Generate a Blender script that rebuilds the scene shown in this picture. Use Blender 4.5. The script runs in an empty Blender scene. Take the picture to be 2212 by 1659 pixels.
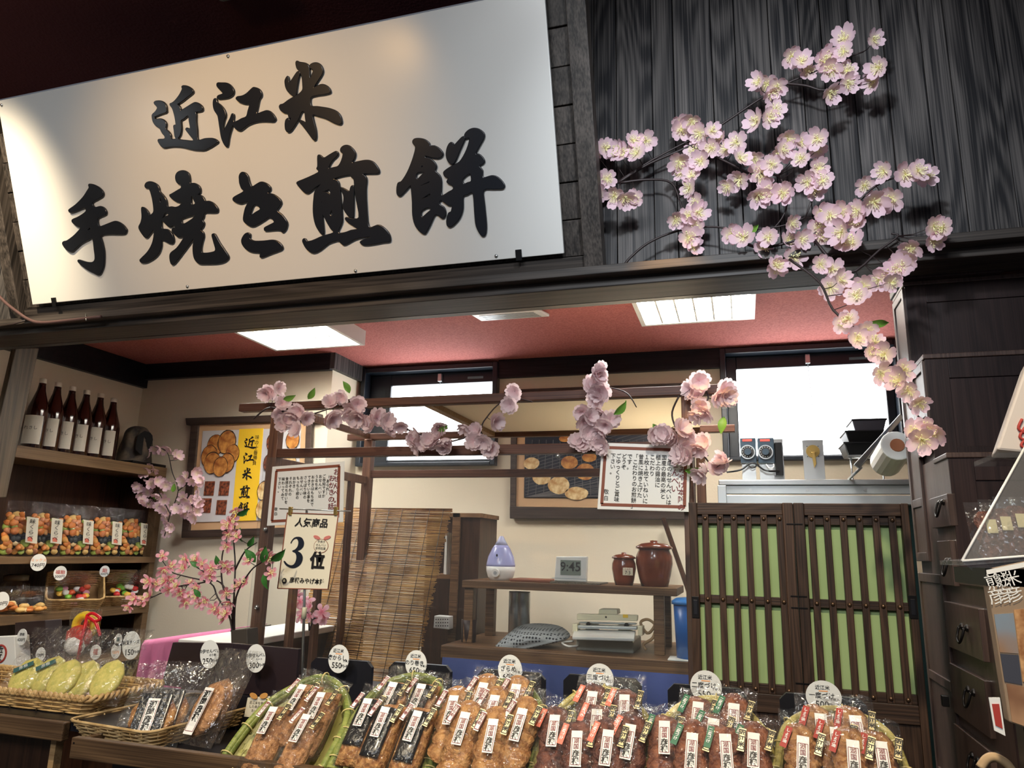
import bpy, bmesh, math, random
from math import radians, sin, cos, pi
from mathutils import Vector, Matrix, Euler
random.seed(7)
SC = bpy.context.scene
COL = SC.collection
# ------------------------------------------------------------------ camera
YAW, PITCH, ROLL, FPX = radians(-17.46), radians(12.85), radians(1.47), 1577.7
_f = Vector((sin(YAW)*cos(PITCH), cos(YAW)*cos(PITCH), sin(PITCH)))
_r = Vector((cos(YAW), -sin(YAW), 0)); _u = _r.cross(_f)
CR = _r*cos(ROLL)+_u*sin(ROLL); CU = _u*cos(ROLL)-_r*sin(ROLL)
EYE = Vector((0, 0, 1.5))
cd = bpy.data.cameras.new('camera'); cam = bpy.data.objects.new('camera', cd); COL.objects.link(cam)
cd.sensor_width = 36; cd.lens = 36*FPX/2212; cd.clip_start = .05; cd.clip_end = 60
m = Matrix((CR, CU, -_f)).transposed().to_4x4(); m.translation = EYE; cam.matrix_world = m
SC.camera = cam
# ------------------------------------------------------------------ world, lights, exposure
SC.view_settings.view_transform = 'Standard'; SC.view_settings.look = 'None'
SC.view_settings.gamma = 1; SC.view_settings.use_curve_mapping = False
SC.view_settings.exposure = 0.0
SC.cycles.transparent_max_bounces = 24
w = bpy.data.worlds.new('world'); SC.world = w; w.use_nodes = True
w.node_tree.nodes['Background'].inputs[0].default_value = (.82, .86, 1, 1)
w.node_tree.nodes['Background'].inputs[1].default_value = .12
def area(name, loc, target, size, power, color, sy=None, spread=None):
    l = bpy.data.lights.new(name, 'AREA'); l.energy = power; l.color = color; l.size = size
    if sy: l.shape = 'RECTANGLE'; l.size_y = sy
    if spread: l.spread = radians(spread)
    o = bpy.data.objects.new(name, l); COL.objects.link(o); o.location = loc
    o.rotation_euler = (Vector(target)-Vector(loc)).to_track_quat('-Z', 'Y').to_euler()
    return o
def spot(name, loc, target, power, color, ang, blend=.6, r=.04):
    l = bpy.data.lights.new(name, 'SPOT'); l.energy = power; l.color = color
    l.spot_size = radians(ang); l.spot_blend = blend; l.shadow_soft_size = r
    o = bpy.data.objects.new(name, l); COL.objects.link(o); o.location = loc
    o.rotation_euler = (Vector(target)-Vector(loc)).to_track_quat('-Z', 'Y').to_euler()
    return o
# shop ceiling lamps on the customers' side, and an added front fill
spot('shop_spot', (-3.3, -.3, 2.7), (-2.6, 1.9, 2.72), 17, (.88, .95, 1), 48, 1.0, .1)
spot('shop_spot', (.2, .2, 2.9), (-.35, 1.9, 2.72), 25, (.88, .94, 1), 44, 1.0, .1)
spot('shop_spot', (-1.6, -.2, 2.9), (-1.52, 2.0, 2.62), 92, (1, .58, .21), 46, 1.0, .06)
spot('shop_spot', (.05, .7, 2.75), (.08, 2.04, 2.52), 60, (.86, .93, 1), 74, 1.0, .05)
spot('shop_spot', (-1.3, .1, 3.2), (-1.2, 1.45, 1.2), 130, (1, .84, .60), 60, .8)
spot('shop_spot', (.15, .2, 3.2), (-.15, 1.5, 1.15), 165, (1, .82, .58), 60, .8)
spot('shop_spot', (-2.3, .9, 3.2), (-3.3, 2.9, 1.5), 190, (1, .80, .54), 60, .8)
spot('shop_spot', (-2.9, 1.2, 3.2), (-3.62, 2.0, 2.0), 50, (1, .82, .56), 70, .8)
spot('garland_spot', (-.5, .9, 3.2), (-.05, 2.24, 1.92), 230, (1, .52, .14), 9, .6)
area('shop_fill', (-.6, -1.9, 3.3), (-.8, 3, 1.2), 1.4, 26, (.95, .97, 1), .8, 110)  # unseen fill, added to brighten front faces in the back room
# ------------------------------------------------------------------ helpers
def ray(x, y): return _f + CR*((x-1106)/FPX) - CU*((y-829.5)/FPX)
def PY(x, y, Y): d = ray(x, y); return EYE + d*(Y/d.y)
def PX(x, y, X): d = ray(x, y); return EYE + d*(X/d.x)
def PZ(x, y, Z): d = ray(x, y); return EYE + d*((Z-1.5)/d.z)
def PP(x, y, p0, n):
    d = ray(x, y); return EYE + d*((Vector(p0)-EYE).dot(n)/d.dot(n))
def lin(c):
    return tuple((v/255/12.92 if v/255 <= .04045 else ((v/255+.055)/1.055)**2.4) for v in c)+(1,)
ORG = {}
def link(o, parent=None, org=None):
    COL.objects.link(o)
    if parent is not None: o.parent = parent
    po = ORG.get(parent.name if parent else None, Vector())
    org = Vector(org) if org is not None else Vector()
    o.location = org-po; ORG[o.name] = org
    return o
def thing(name, label, cat, loc=(0, 0, 0), group=None):
    o = bpy.data.objects.new(name, None); o.empty_display_size = .05
    link(o, None, loc); o['label'] = label; o['category'] = cat
    if group: o['group'] = group
    return o
def tag(o, label=None, cat=None, group=None, kind=None):
    if label: o['label'] = label
    if cat: o['category'] = cat
    if group: o['group'] = group
    if kind: o['kind'] = kind
    return o
def mk(name, verts, faces, mat, parent=None, org=None, smooth=False, bevel=0):
    vs = [Vector(v) for v in verts]
    if org is None:
        lo = Vector([min(v[i] for v in vs) for i in range(3)]); hi = Vector([max(v[i] for v in vs) for i in range(3)])
        org = (lo+hi)/2
    org = Vector(org)
    me = bpy.data.meshes.new(name); me.from_pydata([tuple(v-org) for v in vs], [], faces)
    if isinstance(mat, (list, tuple)):
        for q in mat: me.materials.append(q)
    else: me.materials.append(mat)
    if smooth: me.polygons.foreach_set('use_smooth', [True]*len(me.polygons))
    o = bpy.data.objects.new(name, me); link(o, parent, org)
    if bevel:
        b = o.modifiers.new('bevel', 'BEVEL'); b.width = bevel; b.segments = 2; b.limit_method = 'ANGLE'
    return o
HEXF = [(0, 1, 2, 3), (7, 6, 5, 4), (0, 4, 5, 1), (1, 5, 6, 2), (2, 6, 7, 3), (3, 7, 4, 0)]
def hexa(name, q, off, mat, parent=None, bevel=0, **k):
    """slab: quad q (4 points) and the same quad moved by off"""
    off = Vector(off); q = [Vector(p) for p in q]
    n = (q[1]-q[0]).cross(q[2]-q[1])
    if n.dot(off) > 0: q = q[::-1]
    v = q+[p+off for p in q]
    # orient outward: front faces away from off
    return mk(name, v, HEXF, mat, parent, bevel=bevel, **k)
def box(name, x0, x1, y0, y1, z0, z1, mat, parent=None, bevel=0):
    return hexa(name, [(x0, y0, z0), (x1, y0, z0), (x1, y0, z1), (x0, y0, z1)], (0, y1-y0, 0), mat, parent, bevel)
def qbox(name, px, Y, th, mat, parent=None, bevel=0):
    """slab whose front face at depth Y has the four given picture corners, th thick away from the viewer"""
    return hexa(name, [PY(x, y, Y) for x, y in px], (0, th, 0), mat, parent, bevel)
def xbox(name, px, X, th, mat, parent=None, bevel=0):
    return hexa(name, [PX(x, y, X) for x, y in px], (th, 0, 0), mat, parent, bevel)
def bm_tube(V, Fc, pts, rad, seg=6, closed=False, cap=True):
    pts = [Vector(p) for p in pts]; n = len(pts); base = len(V)
    rad = rad if isinstance(rad, (list, tuple)) else [rad]*n
    ref = None
    for i, p in enumerate(pts):
        if closed: t = pts[(i+1) % n]-pts[i-1]
        else: t = pts[min(i+1, n-1)]-pts[max(i-1, 0)]
        t.normalize() if t.length > 1e-9 else None
        if ref is None: ref = t.orthogonal().normalized()
        ref = (ref-t*ref.dot(t)); ref = ref.normalized() if ref.length > 1e-6 else t.orthogonal().normalized()
        b = t.cross(ref)
        for k in range(seg):
            a = 2*pi*k/seg; V.append(p+(ref*cos(a)+b*sin(a))*rad[i])
    for i in range(n if closed else n-1):
        j = (i+1) % n
        for k in range(seg):
            k2 = (k+1) % seg
            Fc.append((base+i*seg+k, base+i*seg+k2, base+j*seg+k2, base+j*seg+k))
    if cap and not closed:
        Fc.append(tuple(base+k for k in range(seg))[::-1]); Fc.append(tuple(base+(n-1)*seg+k for k in range(seg)))
def tube(name, pts, rad, mat, parent=None, seg=6, closed=False):
    V, Fc = [], []; bm_tube(V, Fc, pts, rad, seg, closed); return mk(name, V, Fc, mat, parent, smooth=True)
def smoothpts(pts, k=4, closed=False):
    pts = [Vector(p) for p in pts]; n = len(pts); out = []
    for i in range(n if closed else n-1):
        p0 = pts[i-1] if (i > 0 or closed) else pts[0]; p1 = pts[i]; p2 = pts[(i+1) % n]
        p3 = pts[(i+2) % n] if (closed or i+2 < n) else pts[-1]
        for j in range(k):
            t = j/k
            out.append(.5*((2*p1)+(p2-p0)*t+(2*p0-5*p1+4*p2-p3)*t*t+(3*p1-p0-3*p2+p3)*t**3))
    if not closed: out.append(pts[-1])
    return out
def lathe(name, prof, c, mat, parent=None, seg=24, smooth=True, sq=None):
    c = Vector(c); V, Fc = [], []
    for r, z in prof:
        for k in range(seg):
            a = 2*pi*k/seg; V.append(c+Vector((r*cos(a), r*sin(a), z)))
    for i in range(len(prof)-1):
        for k in range(seg):
            k2 = (k+1) % seg; Fc.append((i*seg+k, i*seg+k2, (i+1)*seg+k2, (i+1)*seg+k))
    Fc.append(tuple(range(seg))[::-1]); Fc.append(tuple((len(prof)-1)*seg+k for k in range(seg)))
    return mk(name, V, Fc, mat, parent, org=c, smooth=smooth)
def frame_m(o, ux, n):
    """matrix whose x is ux, z is n (towards the viewer of the print)"""
    n = Vector(n).normalized(); ux = Vector(ux); ux = (ux-n*ux.dot(n)).normalized(); uy = n.cross(ux)
    M = Matrix((ux, uy, n)).transposed().to_4x4(); M.translation = o; return M
_tx = {}
def text_mesh(s, size, vertical=False, bold=0, line=1.0, align='CENTER', shear=0):
    key = (s, round(size, 5), vertical, bold, line, align, shear)
    if key in _tx: return _tx[key]
    c = bpy.data.curves.new('lettering', 'FONT'); c.body = '\n'.join(s) if vertical else s
    c.size = size; c.align_x = align; c.align_y = 'TOP' if vertical else 'CENTER'; c.resolution_u = 2
    c.space_line = line; c.offset = bold*size; c.shear = shear
    o = bpy.data.objects.new('lettering', c); me = bpy.data.meshes.new_from_object(o)
    bpy.data.objects.remove(o); bpy.data.curves.remove(c); me.name = 'lettering'
    me.materials.clear(); _tx[key] = me; return me
def text(s, size, mat, parent, M, name='lettering', **k):
    me = text_mesh(s, size, **k)
    if me.materials and me.materials[0] != mat:
        me = me.copy(); me.materials.clear()
    if not me.materials: me.materials.append(mat)
    o = bpy.data.objects.new(name, me); COL.objects.link(o)
    po = ORG.get(parent.name, Vector()) if parent else Vector()
    o.parent = parent; M = M.copy(); M.translation = M.translation-po; o.matrix_local = M
    ORG[o.name] = M.translation+po
    return o
def copy_tree(o, parent=None):
    c = o.copy(); COL.objects.link(c); c.parent = parent
    for ch in o.children: copy_tree(ch, c)
    return c
# ------------------------------------------------------------------ materials
def mat(name, c, rough=.6, metal=0, spec=.5, noise=None, bump=0, scale=20, emit=None, trans=0, c2=None, coat=0, detail=3):
    m = bpy.data.materials.new(name); m.use_nodes = True; nt = m.node_tree; b = nt.nodes['Principled BSDF']
    b.inputs['Base Color'].default_value = lin(c); b.inputs['Roughness'].default_value = rough
    b.inputs['Metallic'].default_value = metal; b.inputs['Specular IOR Level'].default_value = spec
    if coat: b.inputs['Coat Weight'].default_value = coat; b.inputs['Coat Roughness'].default_value = .15
    if c2 or bump:
        tc = nt.nodes.new('ShaderNodeTexCoord'); nz = nt.nodes.new('ShaderNodeTexNoise')
        nz.inputs['Scale'].default_value = scale; nz.inputs['Detail'].default_value = detail
        nt.links.new(tc.outputs['Object'], nz.inputs['Vector'])
        if c2:
            r = nt.nodes.new('ShaderNodeValToRGB'); e = r.color_ramp.elements
            e[0].position = .38; e[1].position = .64; e[0].color = lin(c); e[1].color = lin(c2)
            nt.links.new(nz.outputs['Fac'], r.inputs['Fac']); nt.links.new(r.outputs['Color'], b.inputs['Base Color'])
        if bump:
            bp = nt.nodes.new('ShaderNodeBump'); bp.inputs['Strength'].default_value = bump; bp.inputs['Distance'].default_value = .004
            nt.links.new(nz.outputs['Fac'], bp.inputs['Height']); nt.links.new(bp.outputs['Normal'], b.inputs['Normal'])
    if emit:
        b.inputs['Emission Color'].default_value = lin(c); b.inputs['Emission Strength'].default_value = emit
    if trans: b.inputs['Transmission Weight'].default_value = trans
    return m
def wood(name, c1, c2, axis='Z', rough=.6, scale=1.0, bump=.25, lo=.35, hi=.7, spec=.3, knots=False):
    m = bpy.data.materials.new(name); m.use_nodes = True; nt = m.node_tree; b = nt.nodes['Principled BSDF']; L = nt.links.new
    N = nt.nodes.new
    tc = N('ShaderNodeTexCoord'); oi = N('ShaderNodeObjectInfo'); mp = N('ShaderNodeMapping'); ad = N('ShaderNodeVectorMath'); ad.operation = 'ADD'
    ml = N('ShaderNodeMath'); ml.operation = 'MULTIPLY'; ml.inputs[1].default_value = 37
    L(oi.outputs['Random'], ml.inputs[0]); L(tc.outputs['Object'], ad.inputs[0]); L(ml.outputs[0], ad.inputs[1])
    ax = 'XYZ'.index(axis)
    def mapped(across, along):
        q = N('ShaderNodeMapping'); v = [across*scale]*3; v[ax] = along*scale; q.inputs['Scale'].default_value = v; L(ad.outputs[0], q.inputs['Vector']); return q
    nt.nodes.remove(mp)
    n1 = N('ShaderNodeTexNoise'); n1.inputs['Scale'].default_value = 1; n1.inputs['Detail'].default_value = 1; L(mapped(9, .9).outputs[0], n1.inputs['Vector'])
    mu = N('ShaderNodeMath'); mu.operation = 'MULTIPLY'; mu.inputs[1].default_value = 75; L(n1.outputs['Fac'], mu.inputs[0])
    sn = N('ShaderNodeMath'); sn.operation = 'SINE'; L(mu.outputs[0], sn.inputs[0])
    n2 = N('ShaderNodeTexNoise'); n2.inputs['Scale'].default_value = 1; n2.inputs['Detail'].default_value = 3; L(mapped(260, 2.5).outputs[0], n2.inputs['Vector'])
    n3 = N('ShaderNodeTexNoise'); n3.inputs['Scale'].default_value = 1; n3.inputs['Detail'].default_value = 2; L(mapped(22, 1.2).outputs[0], n3.inputs['Vector'])
    m3 = N('ShaderNodeMath'); m3.operation = 'MULTIPLY_ADD'; m3.inputs[1].default_value = .36; L(n3.outputs['Fac'], m3.inputs[0])
    m4 = N('ShaderNodeMath'); m4.operation = 'MULTIPLY'; m4.inputs[1].default_value = .64; L(n2.outputs['Fac'], m4.inputs[0]); L(m4.outputs[0], m3.inputs[2])
    ma = N('ShaderNodeMath'); ma.operation = 'MULTIPLY_ADD'; ma.inputs[1].default_value = .06; L(sn.outputs[0], ma.inputs[0]); L(m3.outputs[0], ma.inputs[2])
    r = N('ShaderNodeValToRGB'); e = r.color_ramp.elements; e[0].position = lo; e[1].position = hi; e[0].color = lin(c1); e[1].color = lin(c2)
    L(ma.outputs[0], r.inputs['Fac'])
    hs = N('ShaderNodeHueSaturation'); mr = N('ShaderNodeMapRange'); mr.inputs['To Min'].default_value = .78; mr.inputs['To Max'].default_value = 1.2
    L(oi.outputs['Random'], mr.inputs['Value']); L(mr.outputs[0], hs.inputs['Value']); L(r.outputs['Color'], hs.inputs['Color'])
    L(hs.outputs['Color'], b.inputs['Base Color']); b.inputs['Roughness'].default_value = rough; b.inputs['Specular IOR Level'].default_value = spec
    bp = N('ShaderNodeBump'); bp.inputs['Strength'].default_value = bump; bp.inputs['Distance'].default_value = .002
    L(ma.outputs[0], bp.inputs['Height']); L(bp.outputs['Normal'], b.inputs['Normal'])
    return m
def film(name, tint=(1, 1, 1), gloss=.10, rough=.08, bump=.5, scale=30, haze=.0):
    m = bpy.data.materials.new(name); m.use_nodes = True; nt = m.node_tree; L = nt.links.new; N = nt.nodes.new
    nt.nodes.remove(nt.nodes['Principled BSDF']); out = nt.nodes['Material Output']
    tr = N('ShaderNodeBsdfTransparent'); tr.inputs[0].default_value = tint+(1,)
    gl = N('ShaderNodeBsdfGlossy'); gl.inputs['Roughness'].default_value = rough
    df = N('ShaderNodeBsdfDiffuse'); df.inputs['Color'].default_value = (.8, .8, .8, 1)
    mx = N('ShaderNodeMixShader'); mx2 = N('ShaderNodeMixShader'); mx2.inputs[0].default_value = haze
    fr = N('ShaderNodeFresnel'); fr.inputs['IOR'].default_value = 1.4
    a = N('ShaderNodeMath'); a.operation = 'MULTIPLY_ADD'; a.inputs[1].default_value = .55; a.inputs[2].default_value = gloss; a.use_clamp = True
    mn = N('ShaderNodeMath'); mn.operation = 'MINIMUM'; mn.inputs[1].default_value = .32
    L(fr.outputs[0], a.inputs[0]); L(a.outputs[0], mn.inputs[0]); L(mn.outputs[0], mx.inputs[0])
    tc = N('ShaderNodeTexCoord'); nz = N('ShaderNodeTexNoise'); nz.inputs['Scale'].default_value = scale; nz.inputs['Detail'].default_value = 2
    nz.inputs['Distortion'].default_value = 1.5
    L(tc.outputs['Object'], nz.inputs['Vector']); bp = N('ShaderNodeBump'); bp.inputs['Strength'].default_value = bump; bp.inputs['Distance'].default_value = .01
    L(nz.outputs['Fac'], bp.inputs['Height']); L(bp.outputs['Normal'], gl.inputs['Normal']); L(bp.outputs['Normal'], fr.inputs['Normal'])
    L(tr.outputs[0], mx2.inputs[1]); L(df.outputs[0], mx2.inputs[2])
    L(mx2.outputs[0], mx.inputs[1]); L(gl.outputs[0], mx.inputs[2]); L(mx.outputs[0], out.inputs[0]); return m
M = {}
M['plank'] = wood('blackened_plank', (28, 28, 31), (94, 90, 88), 'Z', .5, 1.0, .35, .40, .66)
M['beam'] = wood('dark_beam', (30, 27, 26), (92, 84, 78), 'X', .5, .8, .25, .35, .8)
M['stile'] = wood('dark_stile', (32, 29, 27), (82, 75, 70), 'Z', .5, .8, .2)
M['post'] = wood('grey_post', (66, 56, 45), (104, 90, 72), 'Z', .55, .7, .2)
M['batten'] = wood('grey_batten', (66, 58, 50), (126, 114, 98), 'Z', .6, 1.2, .3)
M['cornice'] = wood('cornice', (16, 17, 22), (32, 32, 38), 'X', .4, .7, .1)
M['shelfw'] = wood('shelf_wood', (86, 66, 45), (118, 94, 66), 'Y', .5, .8, .15)
M['darkshelf'] = wood('dark_shelf', (38, 22, 14), (62, 38, 24), 'Z', .45, .7, .1)
M['booth'] = wood('booth_wood', (84, 54, 42), (124, 88, 66), 'Z', .5, 1.1, .2)
M['boothx'] = wood('booth_rail', (78, 48, 38), (112, 74, 56), 'X', .5, 1.1, .2)
M['door'] = wood('lattice_wood', (42, 30, 23), (86, 64, 50), 'Z', .5, 1.6, .3)
M['doorx'] = wood('lattice_rail', (40, 29, 23), (80, 60, 47), 'X', .5, 1.6, .3)
M['tansu'] = wood('chest_wood_lit', (62, 48, 44), (92, 74, 66), 'Z', .32, 1.2, .08, spec=.6)  # drawer side of the chest, window light put into a lighter tone
M['tansu_shaded'] = wood('chest_wood_shaded', (36, 26, 26), (54, 40, 38), 'Z', .4, 1.2, .08)  # same chest, front faces darkened in colour as if shaded
M['tray'] = wood('tray_wood', (58, 42, 28), (104, 80, 56), 'X', .55, 1.3, .25)
M['table'] = wood('table_wood', (84, 58, 38), (136, 102, 70), 'X', .5, 1.0, .2)
M['pine'] = wood('pale_wood', (150, 118, 80), (184, 152, 108), 'X', .5, 1.0, .15)
M['wall'] = mat('cream_plaster', (226, 214, 190), .85, bump=.12, scale=90)
M['ceil'] = mat('red_textured_ceiling', (190, 112, 104), .9, bump=.9, scale=120, c2=(166, 90, 84), detail=5)
M['maroon'] = mat('maroon_ceiling', (92, 44, 52), .9, bump=.5, scale=90)
M['floor'] = mat('floor_tile', (70, 64, 58), .5, c2=(86, 80, 72), scale=4)
M['white'] = mat('white_plastic', (236, 236, 232), .35)
M['signwhite'] = mat('sign_board_white', (226, 226, 222), .22, spec=.55)
M['black'] = mat('black_board', (22, 22, 28), .35)
M['blackm'] = mat('black_metal', (22, 22, 24), .4, metal=.5)
M['ink'] = mat('ink', (24, 22, 22), .5)
M['letter'] = mat('raised_letter_black', (20, 24, 32), .26, spec=.6)
M['lamp'] = mat('lamp_panel', (255, 250, 242), .5, emit=42)
M['day'] = mat('daylit_frosted_pane', (250, 253, 255), .5, emit=7)
M['sash'] = mat('window_sash', (26, 34, 44), .35, spec=.5)
M['steel'] = mat('brushed_steel', (200, 204, 204), .28, metal=.9, bump=.05, scale=60)
M['alu'] = mat('aluminium_frame', (190, 196, 198), .35, metal=.6)
M['brass'] = mat('brass', (196, 166, 100), .3, metal=.9)
M['stud'] = mat('bronze_stud', (120, 96, 76), .35, metal=.8)
M['iron'] = mat('black_iron', (34, 32, 32), .4, metal=.7)
M['paper'] = mat('cream_paper', (232, 224, 200), .7)
M['paperw'] = mat('white_paper', (238, 238, 232), .6)
M['tagp'] = mat('price_tag_card', (228, 230, 226), .5)
M['yellow'] = mat('yellow_print', (240, 196, 48), .5)
M['orange'] = mat('orange_line', (236, 160, 96), .6)
M['red'] = mat('red_print', (176, 60, 50), .6)
M['brownp'] = mat('brown_border', (136, 74, 52), .6)
M['gold'] = mat('gold_foil', (228, 212, 158), .35, metal=.1)
M['greenp'] = mat('green_print', (36, 110, 76), .5)
M['salmon'] = mat('salmon_print', (224, 120, 96), .5)
M['maroonp'] = mat('maroon_print', (124, 44, 48), .5)
M['tealp'] = mat('teal_print', (30, 84, 84), .5)
M['greenpaper'] = mat('green_backing_paper', (150, 174, 118), .8, c2=(160, 184, 126), scale=5)
M['film'] = film('clear_film', gloss=.015, rough=.07, bump=.6, scale=40, haze=.01)
M['acrylic'] = film('acrylic_sheet', (.95, .97, .98), .0, .02, .02, 3, .015)
M['roof'] = mat('thin_cream_roof', (214, 204, 184), .7); _n = M['roof'].node_tree; _t = _n.nodes.new('ShaderNodeBsdfTranslucent'); _t.inputs[0].default_value = lin((206, 196, 176)); _x = _n.nodes.new('ShaderNodeMixShader'); _n.links.new(_n.nodes['Principled BSDF'].outputs[0], _x.inputs[1]); _n.links.new(_t.outputs[0], _x.inputs[2]); _n.links.new(_x.outputs[0], _n.nodes['Material Output'].inputs[0])
M['petal'] = None
for n, c in (('branch', (40, 28, 28)), ('leafg', (110, 160, 60)), ('dleaf', (60, 120, 50))): M[n] = mat(n, c, .5)
def petal(name, c, c2):
    m = mat(name, c, .6); nt = m.node_tree; b = nt.nodes['Principled BSDF']; L = nt.links.new
    tc = nt.nodes.new('ShaderNodeTexCoord'); ln = nt.nodes.new('ShaderNodeVectorMath'); ln.operation = 'LENGTH'
    L(tc.outputs['Object'], ln.inputs[0]); r = nt.nodes.new('ShaderNodeValToRGB'); e = r.color_ramp.elements
    e[0].position = .004; e[1].position = .024; e[0].color = lin(c2); e[1].color = lin(c); L(ln.outputs['Value'], r.inputs['Fac'])
    L(r.outputs['Color'], b.inputs['Base Color'])
    tl = nt.nodes.new('ShaderNodeBsdfTranslucent'); L(r.outputs['Color'], tl.inputs['Color'])
    mx = nt.nodes.new('ShaderNodeMixShader'); mx.inputs[0].default_value = .35
    L(b.outputs[0], mx.inputs[1]); L(tl.outputs[0], mx.inputs[2]); L(mx.outputs[0], nt.nodes['Material Output'].inputs[0]); return m
M['petal'] = petal('pale_pink_petal', (246, 214, 226), (244, 226, 200))
M['petal2'] = petal('silk_pink_petal', (238, 220, 222), (226, 196, 200))
M['petal3'] = petal('rose_pink_petal', (248, 204, 216), (226, 112, 134))
M['stamen'] = mat('stamen', (250, 246, 190), .6)
def cracker(name, a, b_, d, gloss=.35):
    m = mat(name, a, .5, c2=b_, scale=70, bump=1.0, coat=.06, detail=8); m.node_tree.nodes['Bump'].inputs['Distance'].default_value = .012; return m
M['ck_a'] = cracker('chili_cracker', (134, 88, 50), (190, 140, 92), 0)
M['ck_b'] = cracker('soy_cracker', (136, 86, 44), (196, 146, 88), 0)
M['ck_c'] = cracker('sugared_cracker', (148, 98, 54), (196, 148, 92), 0)
M['ck_d'] = cracker('dark_soy_cracker', (66, 32, 27), (124, 74, 56), 0, .25)
M['ck_e'] = cracker('red_soy_cracker', (98, 52, 38), (156, 98, 68), 0, .25)
M['ck_f'] = cracker('light_soy_cracker', (138, 88, 52), (192, 144, 92), 0)
M['nori'] = mat('nori_seaweed', (18, 20, 24), .3, bump=.9, scale=70, coat=.3)
M['yck'] = mat('yellow_green_cracker', (214, 200, 112), .6, c2=(186, 180, 92), scale=90, bump=.6)
M['bamboo'] = wood('green_bamboo', (92, 108, 52), (140, 146, 80), 'X', .35, 1.0, .1)
M['bamboo2'] = wood('yellow_bamboo', (168, 158, 88), (198, 186, 116), 'X', .35, 1.0, .1)
M['tie'] = mat('cane_binding', (206, 190, 126), .5)
M['pink'] = mat('pink_cloth', (206, 120, 160), .85, bump=.2, scale=60)
M['blue'] = mat('blue_cloth', (38, 56, 112), .85, bump=.2, scale=60)
# ================================================================== SETTING
def struct(o): o['kind'] = 'structure'; return o
CZ = 2.6
struct(box('floor', -3.62, 3.2, -2.5, 4.2, -.05, 0, M['floor']))
struct(box('ceiling', -3.62, 1.6, 2.16, 4.2, CZ, CZ+.06, M['ceil']))
struct(box('ceiling_front', -3.62, 3.2, -1.0, 2.04, 3.37, 3.43, M['maroon']))
struct(box('wall_left', -3.70, -3.62, -1.0, 4.2, 0, 3.4, M['wall']))
struct(box('wall_right', 1.6, 1.68, 2.15, 4.2, 0, 2.6, M['wall']))
# back wall: left section nearer, window section further with two openings
wb = struct(box('wall_back_left', -3.62, -2.25, 3.65, 4.2, 0, CZ, M['wall']))
W1 = (-2.23, -1.335, 1.975, 2.585); W2 = (-.078, .80, 1.985, 2.59)
wr = bpy.data.objects.new('wall_back', None); link(wr, None, (0, 4, 0)); struct(wr)
for a, b_, c, d in ((-2.25, W1[0], 0, CZ), (W1[0], W1[1], 0, W1[2]), (W1[1], W2[0], 0, CZ), (W2[0], W2[1], 0, W2[2]), (W2[1], 1.6, 0, CZ)):
    box('wall_panel', a, b_, 4.0, 4.15, c, d, M['wall'], wr)
# cornices
struct(box('trim_1', -3.62, -2.25, 3.615, 3.65, 2.50, CZ, M['cornice']))
struct(box('trim_2', -3.62, -3.585, 2.16, 3.65, 2.45, CZ, M['cornice']))
struct(box('trim_3', -2.25, -2.22, 3.615, 4.0, 2.505, CZ, M['plank']))
struct(box('trim_4', W1[1], W2[0], 3.97, 4.0, 2.49, CZ, M['cornice']))
def window(n, w, gx0, gx1, gz0, gz1):
    r = bpy.data.objects.new('window_%d' % n, None); link(r, None, (w[0], 4, w[2])); struct(r)
    x0, x1, z0, z1 = w
    box('frame_side', x0, x0+.03, 3.95, 4.08, z0, z1, M['sash'], r, .004); box('frame_side', x1-.03, x1, 3.95, 4.08, z0, z1, M['sash'], r, .004)
    box('frame_top', x0+.03, x1-.03, 3.95, 4.08, z1-.03, z1, M['sash'], r, .004); box('frame_sill', x0+.03, x1-.03, 3.95, 4.08, z0, z0+.02, M['sash'], r, .004)
    box('sash_side', x0+.03, gx0, 4.03, 4.07, z0+.02, z1-.03, M['sash'], r, .004); box('sash_side', gx1, x1-.03, 4.03, 4.07, z0+.02, z1-.03, M['sash'], r, .004)
    box('sash_top', gx0, gx1, 4.03, 4.07, gz1, z1-.03, M['sash'], r, .004); box('sash_bottom', gx0, gx1, 4.03, 4.07, z0+.02, gz0, M['sash'], r, .004)
    box('pane', gx0, gx1, 4.05, 4.06, gz0, gz1, M['day'], r)
    c = (gx0+gx1)/2
    la = box('latch', c-.012, c+.012, 4.005, 4.03, gz1+.01, gz1+.06, M['steel'], r, .003)
    tube('chain', [(c, 4.02, gz1+.01), (c+.006, 4.02, gz1-.15), (c+.012, 4.03, gz0+.18)], .002, M['steel'], r, 5)
    box('sticker', gx1-.16, gx1-.06, 4.028, 4.03, gz1+.022, gz1+.036, mat('film_sticker', (120, 150, 160)), r)
window(1, W1, -2.06, -1.39, 2.02, 2.485)
window(2, W2, .006, .73, 2.02, 2.49)
# facade: plank wall above the beam
fac = bpy.data.objects.new('wall_front', None); link(fac, None, (0, 2.04, 2.3)); struct(fac)
ex = [1224, 1283, 1334, 1416, 1467, 1555, 1610, 1690, 1762, 1812, 1878, 1955, 2042, 2101, 2212, 2300, 2400]
xs = [PY(x, 560, 2.04).x for x in ex]
xs = [xs[0]-.14*k for k in range(22, 0, -1)]+xs
xs += [xs[-1]+.09*k for k in range(1, 16)]
for i in range(len(xs)-1):
    d = random.choice((0, .003, .006)) if i > 20 else .03
    if i < 22 and xs[i] < -3.6: continue
    p = box('plank', xs[i]+.0012, min(xs[i+1], 3.2)-.0012, 2.04-.006+d, 2.07+d, 2.29, 3.38, M['plank'], fac, .0015)
box('backing', -3.62, 3.2, 2.11, 2.14, 2.25, 3.38, M['black'], fac)
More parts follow.
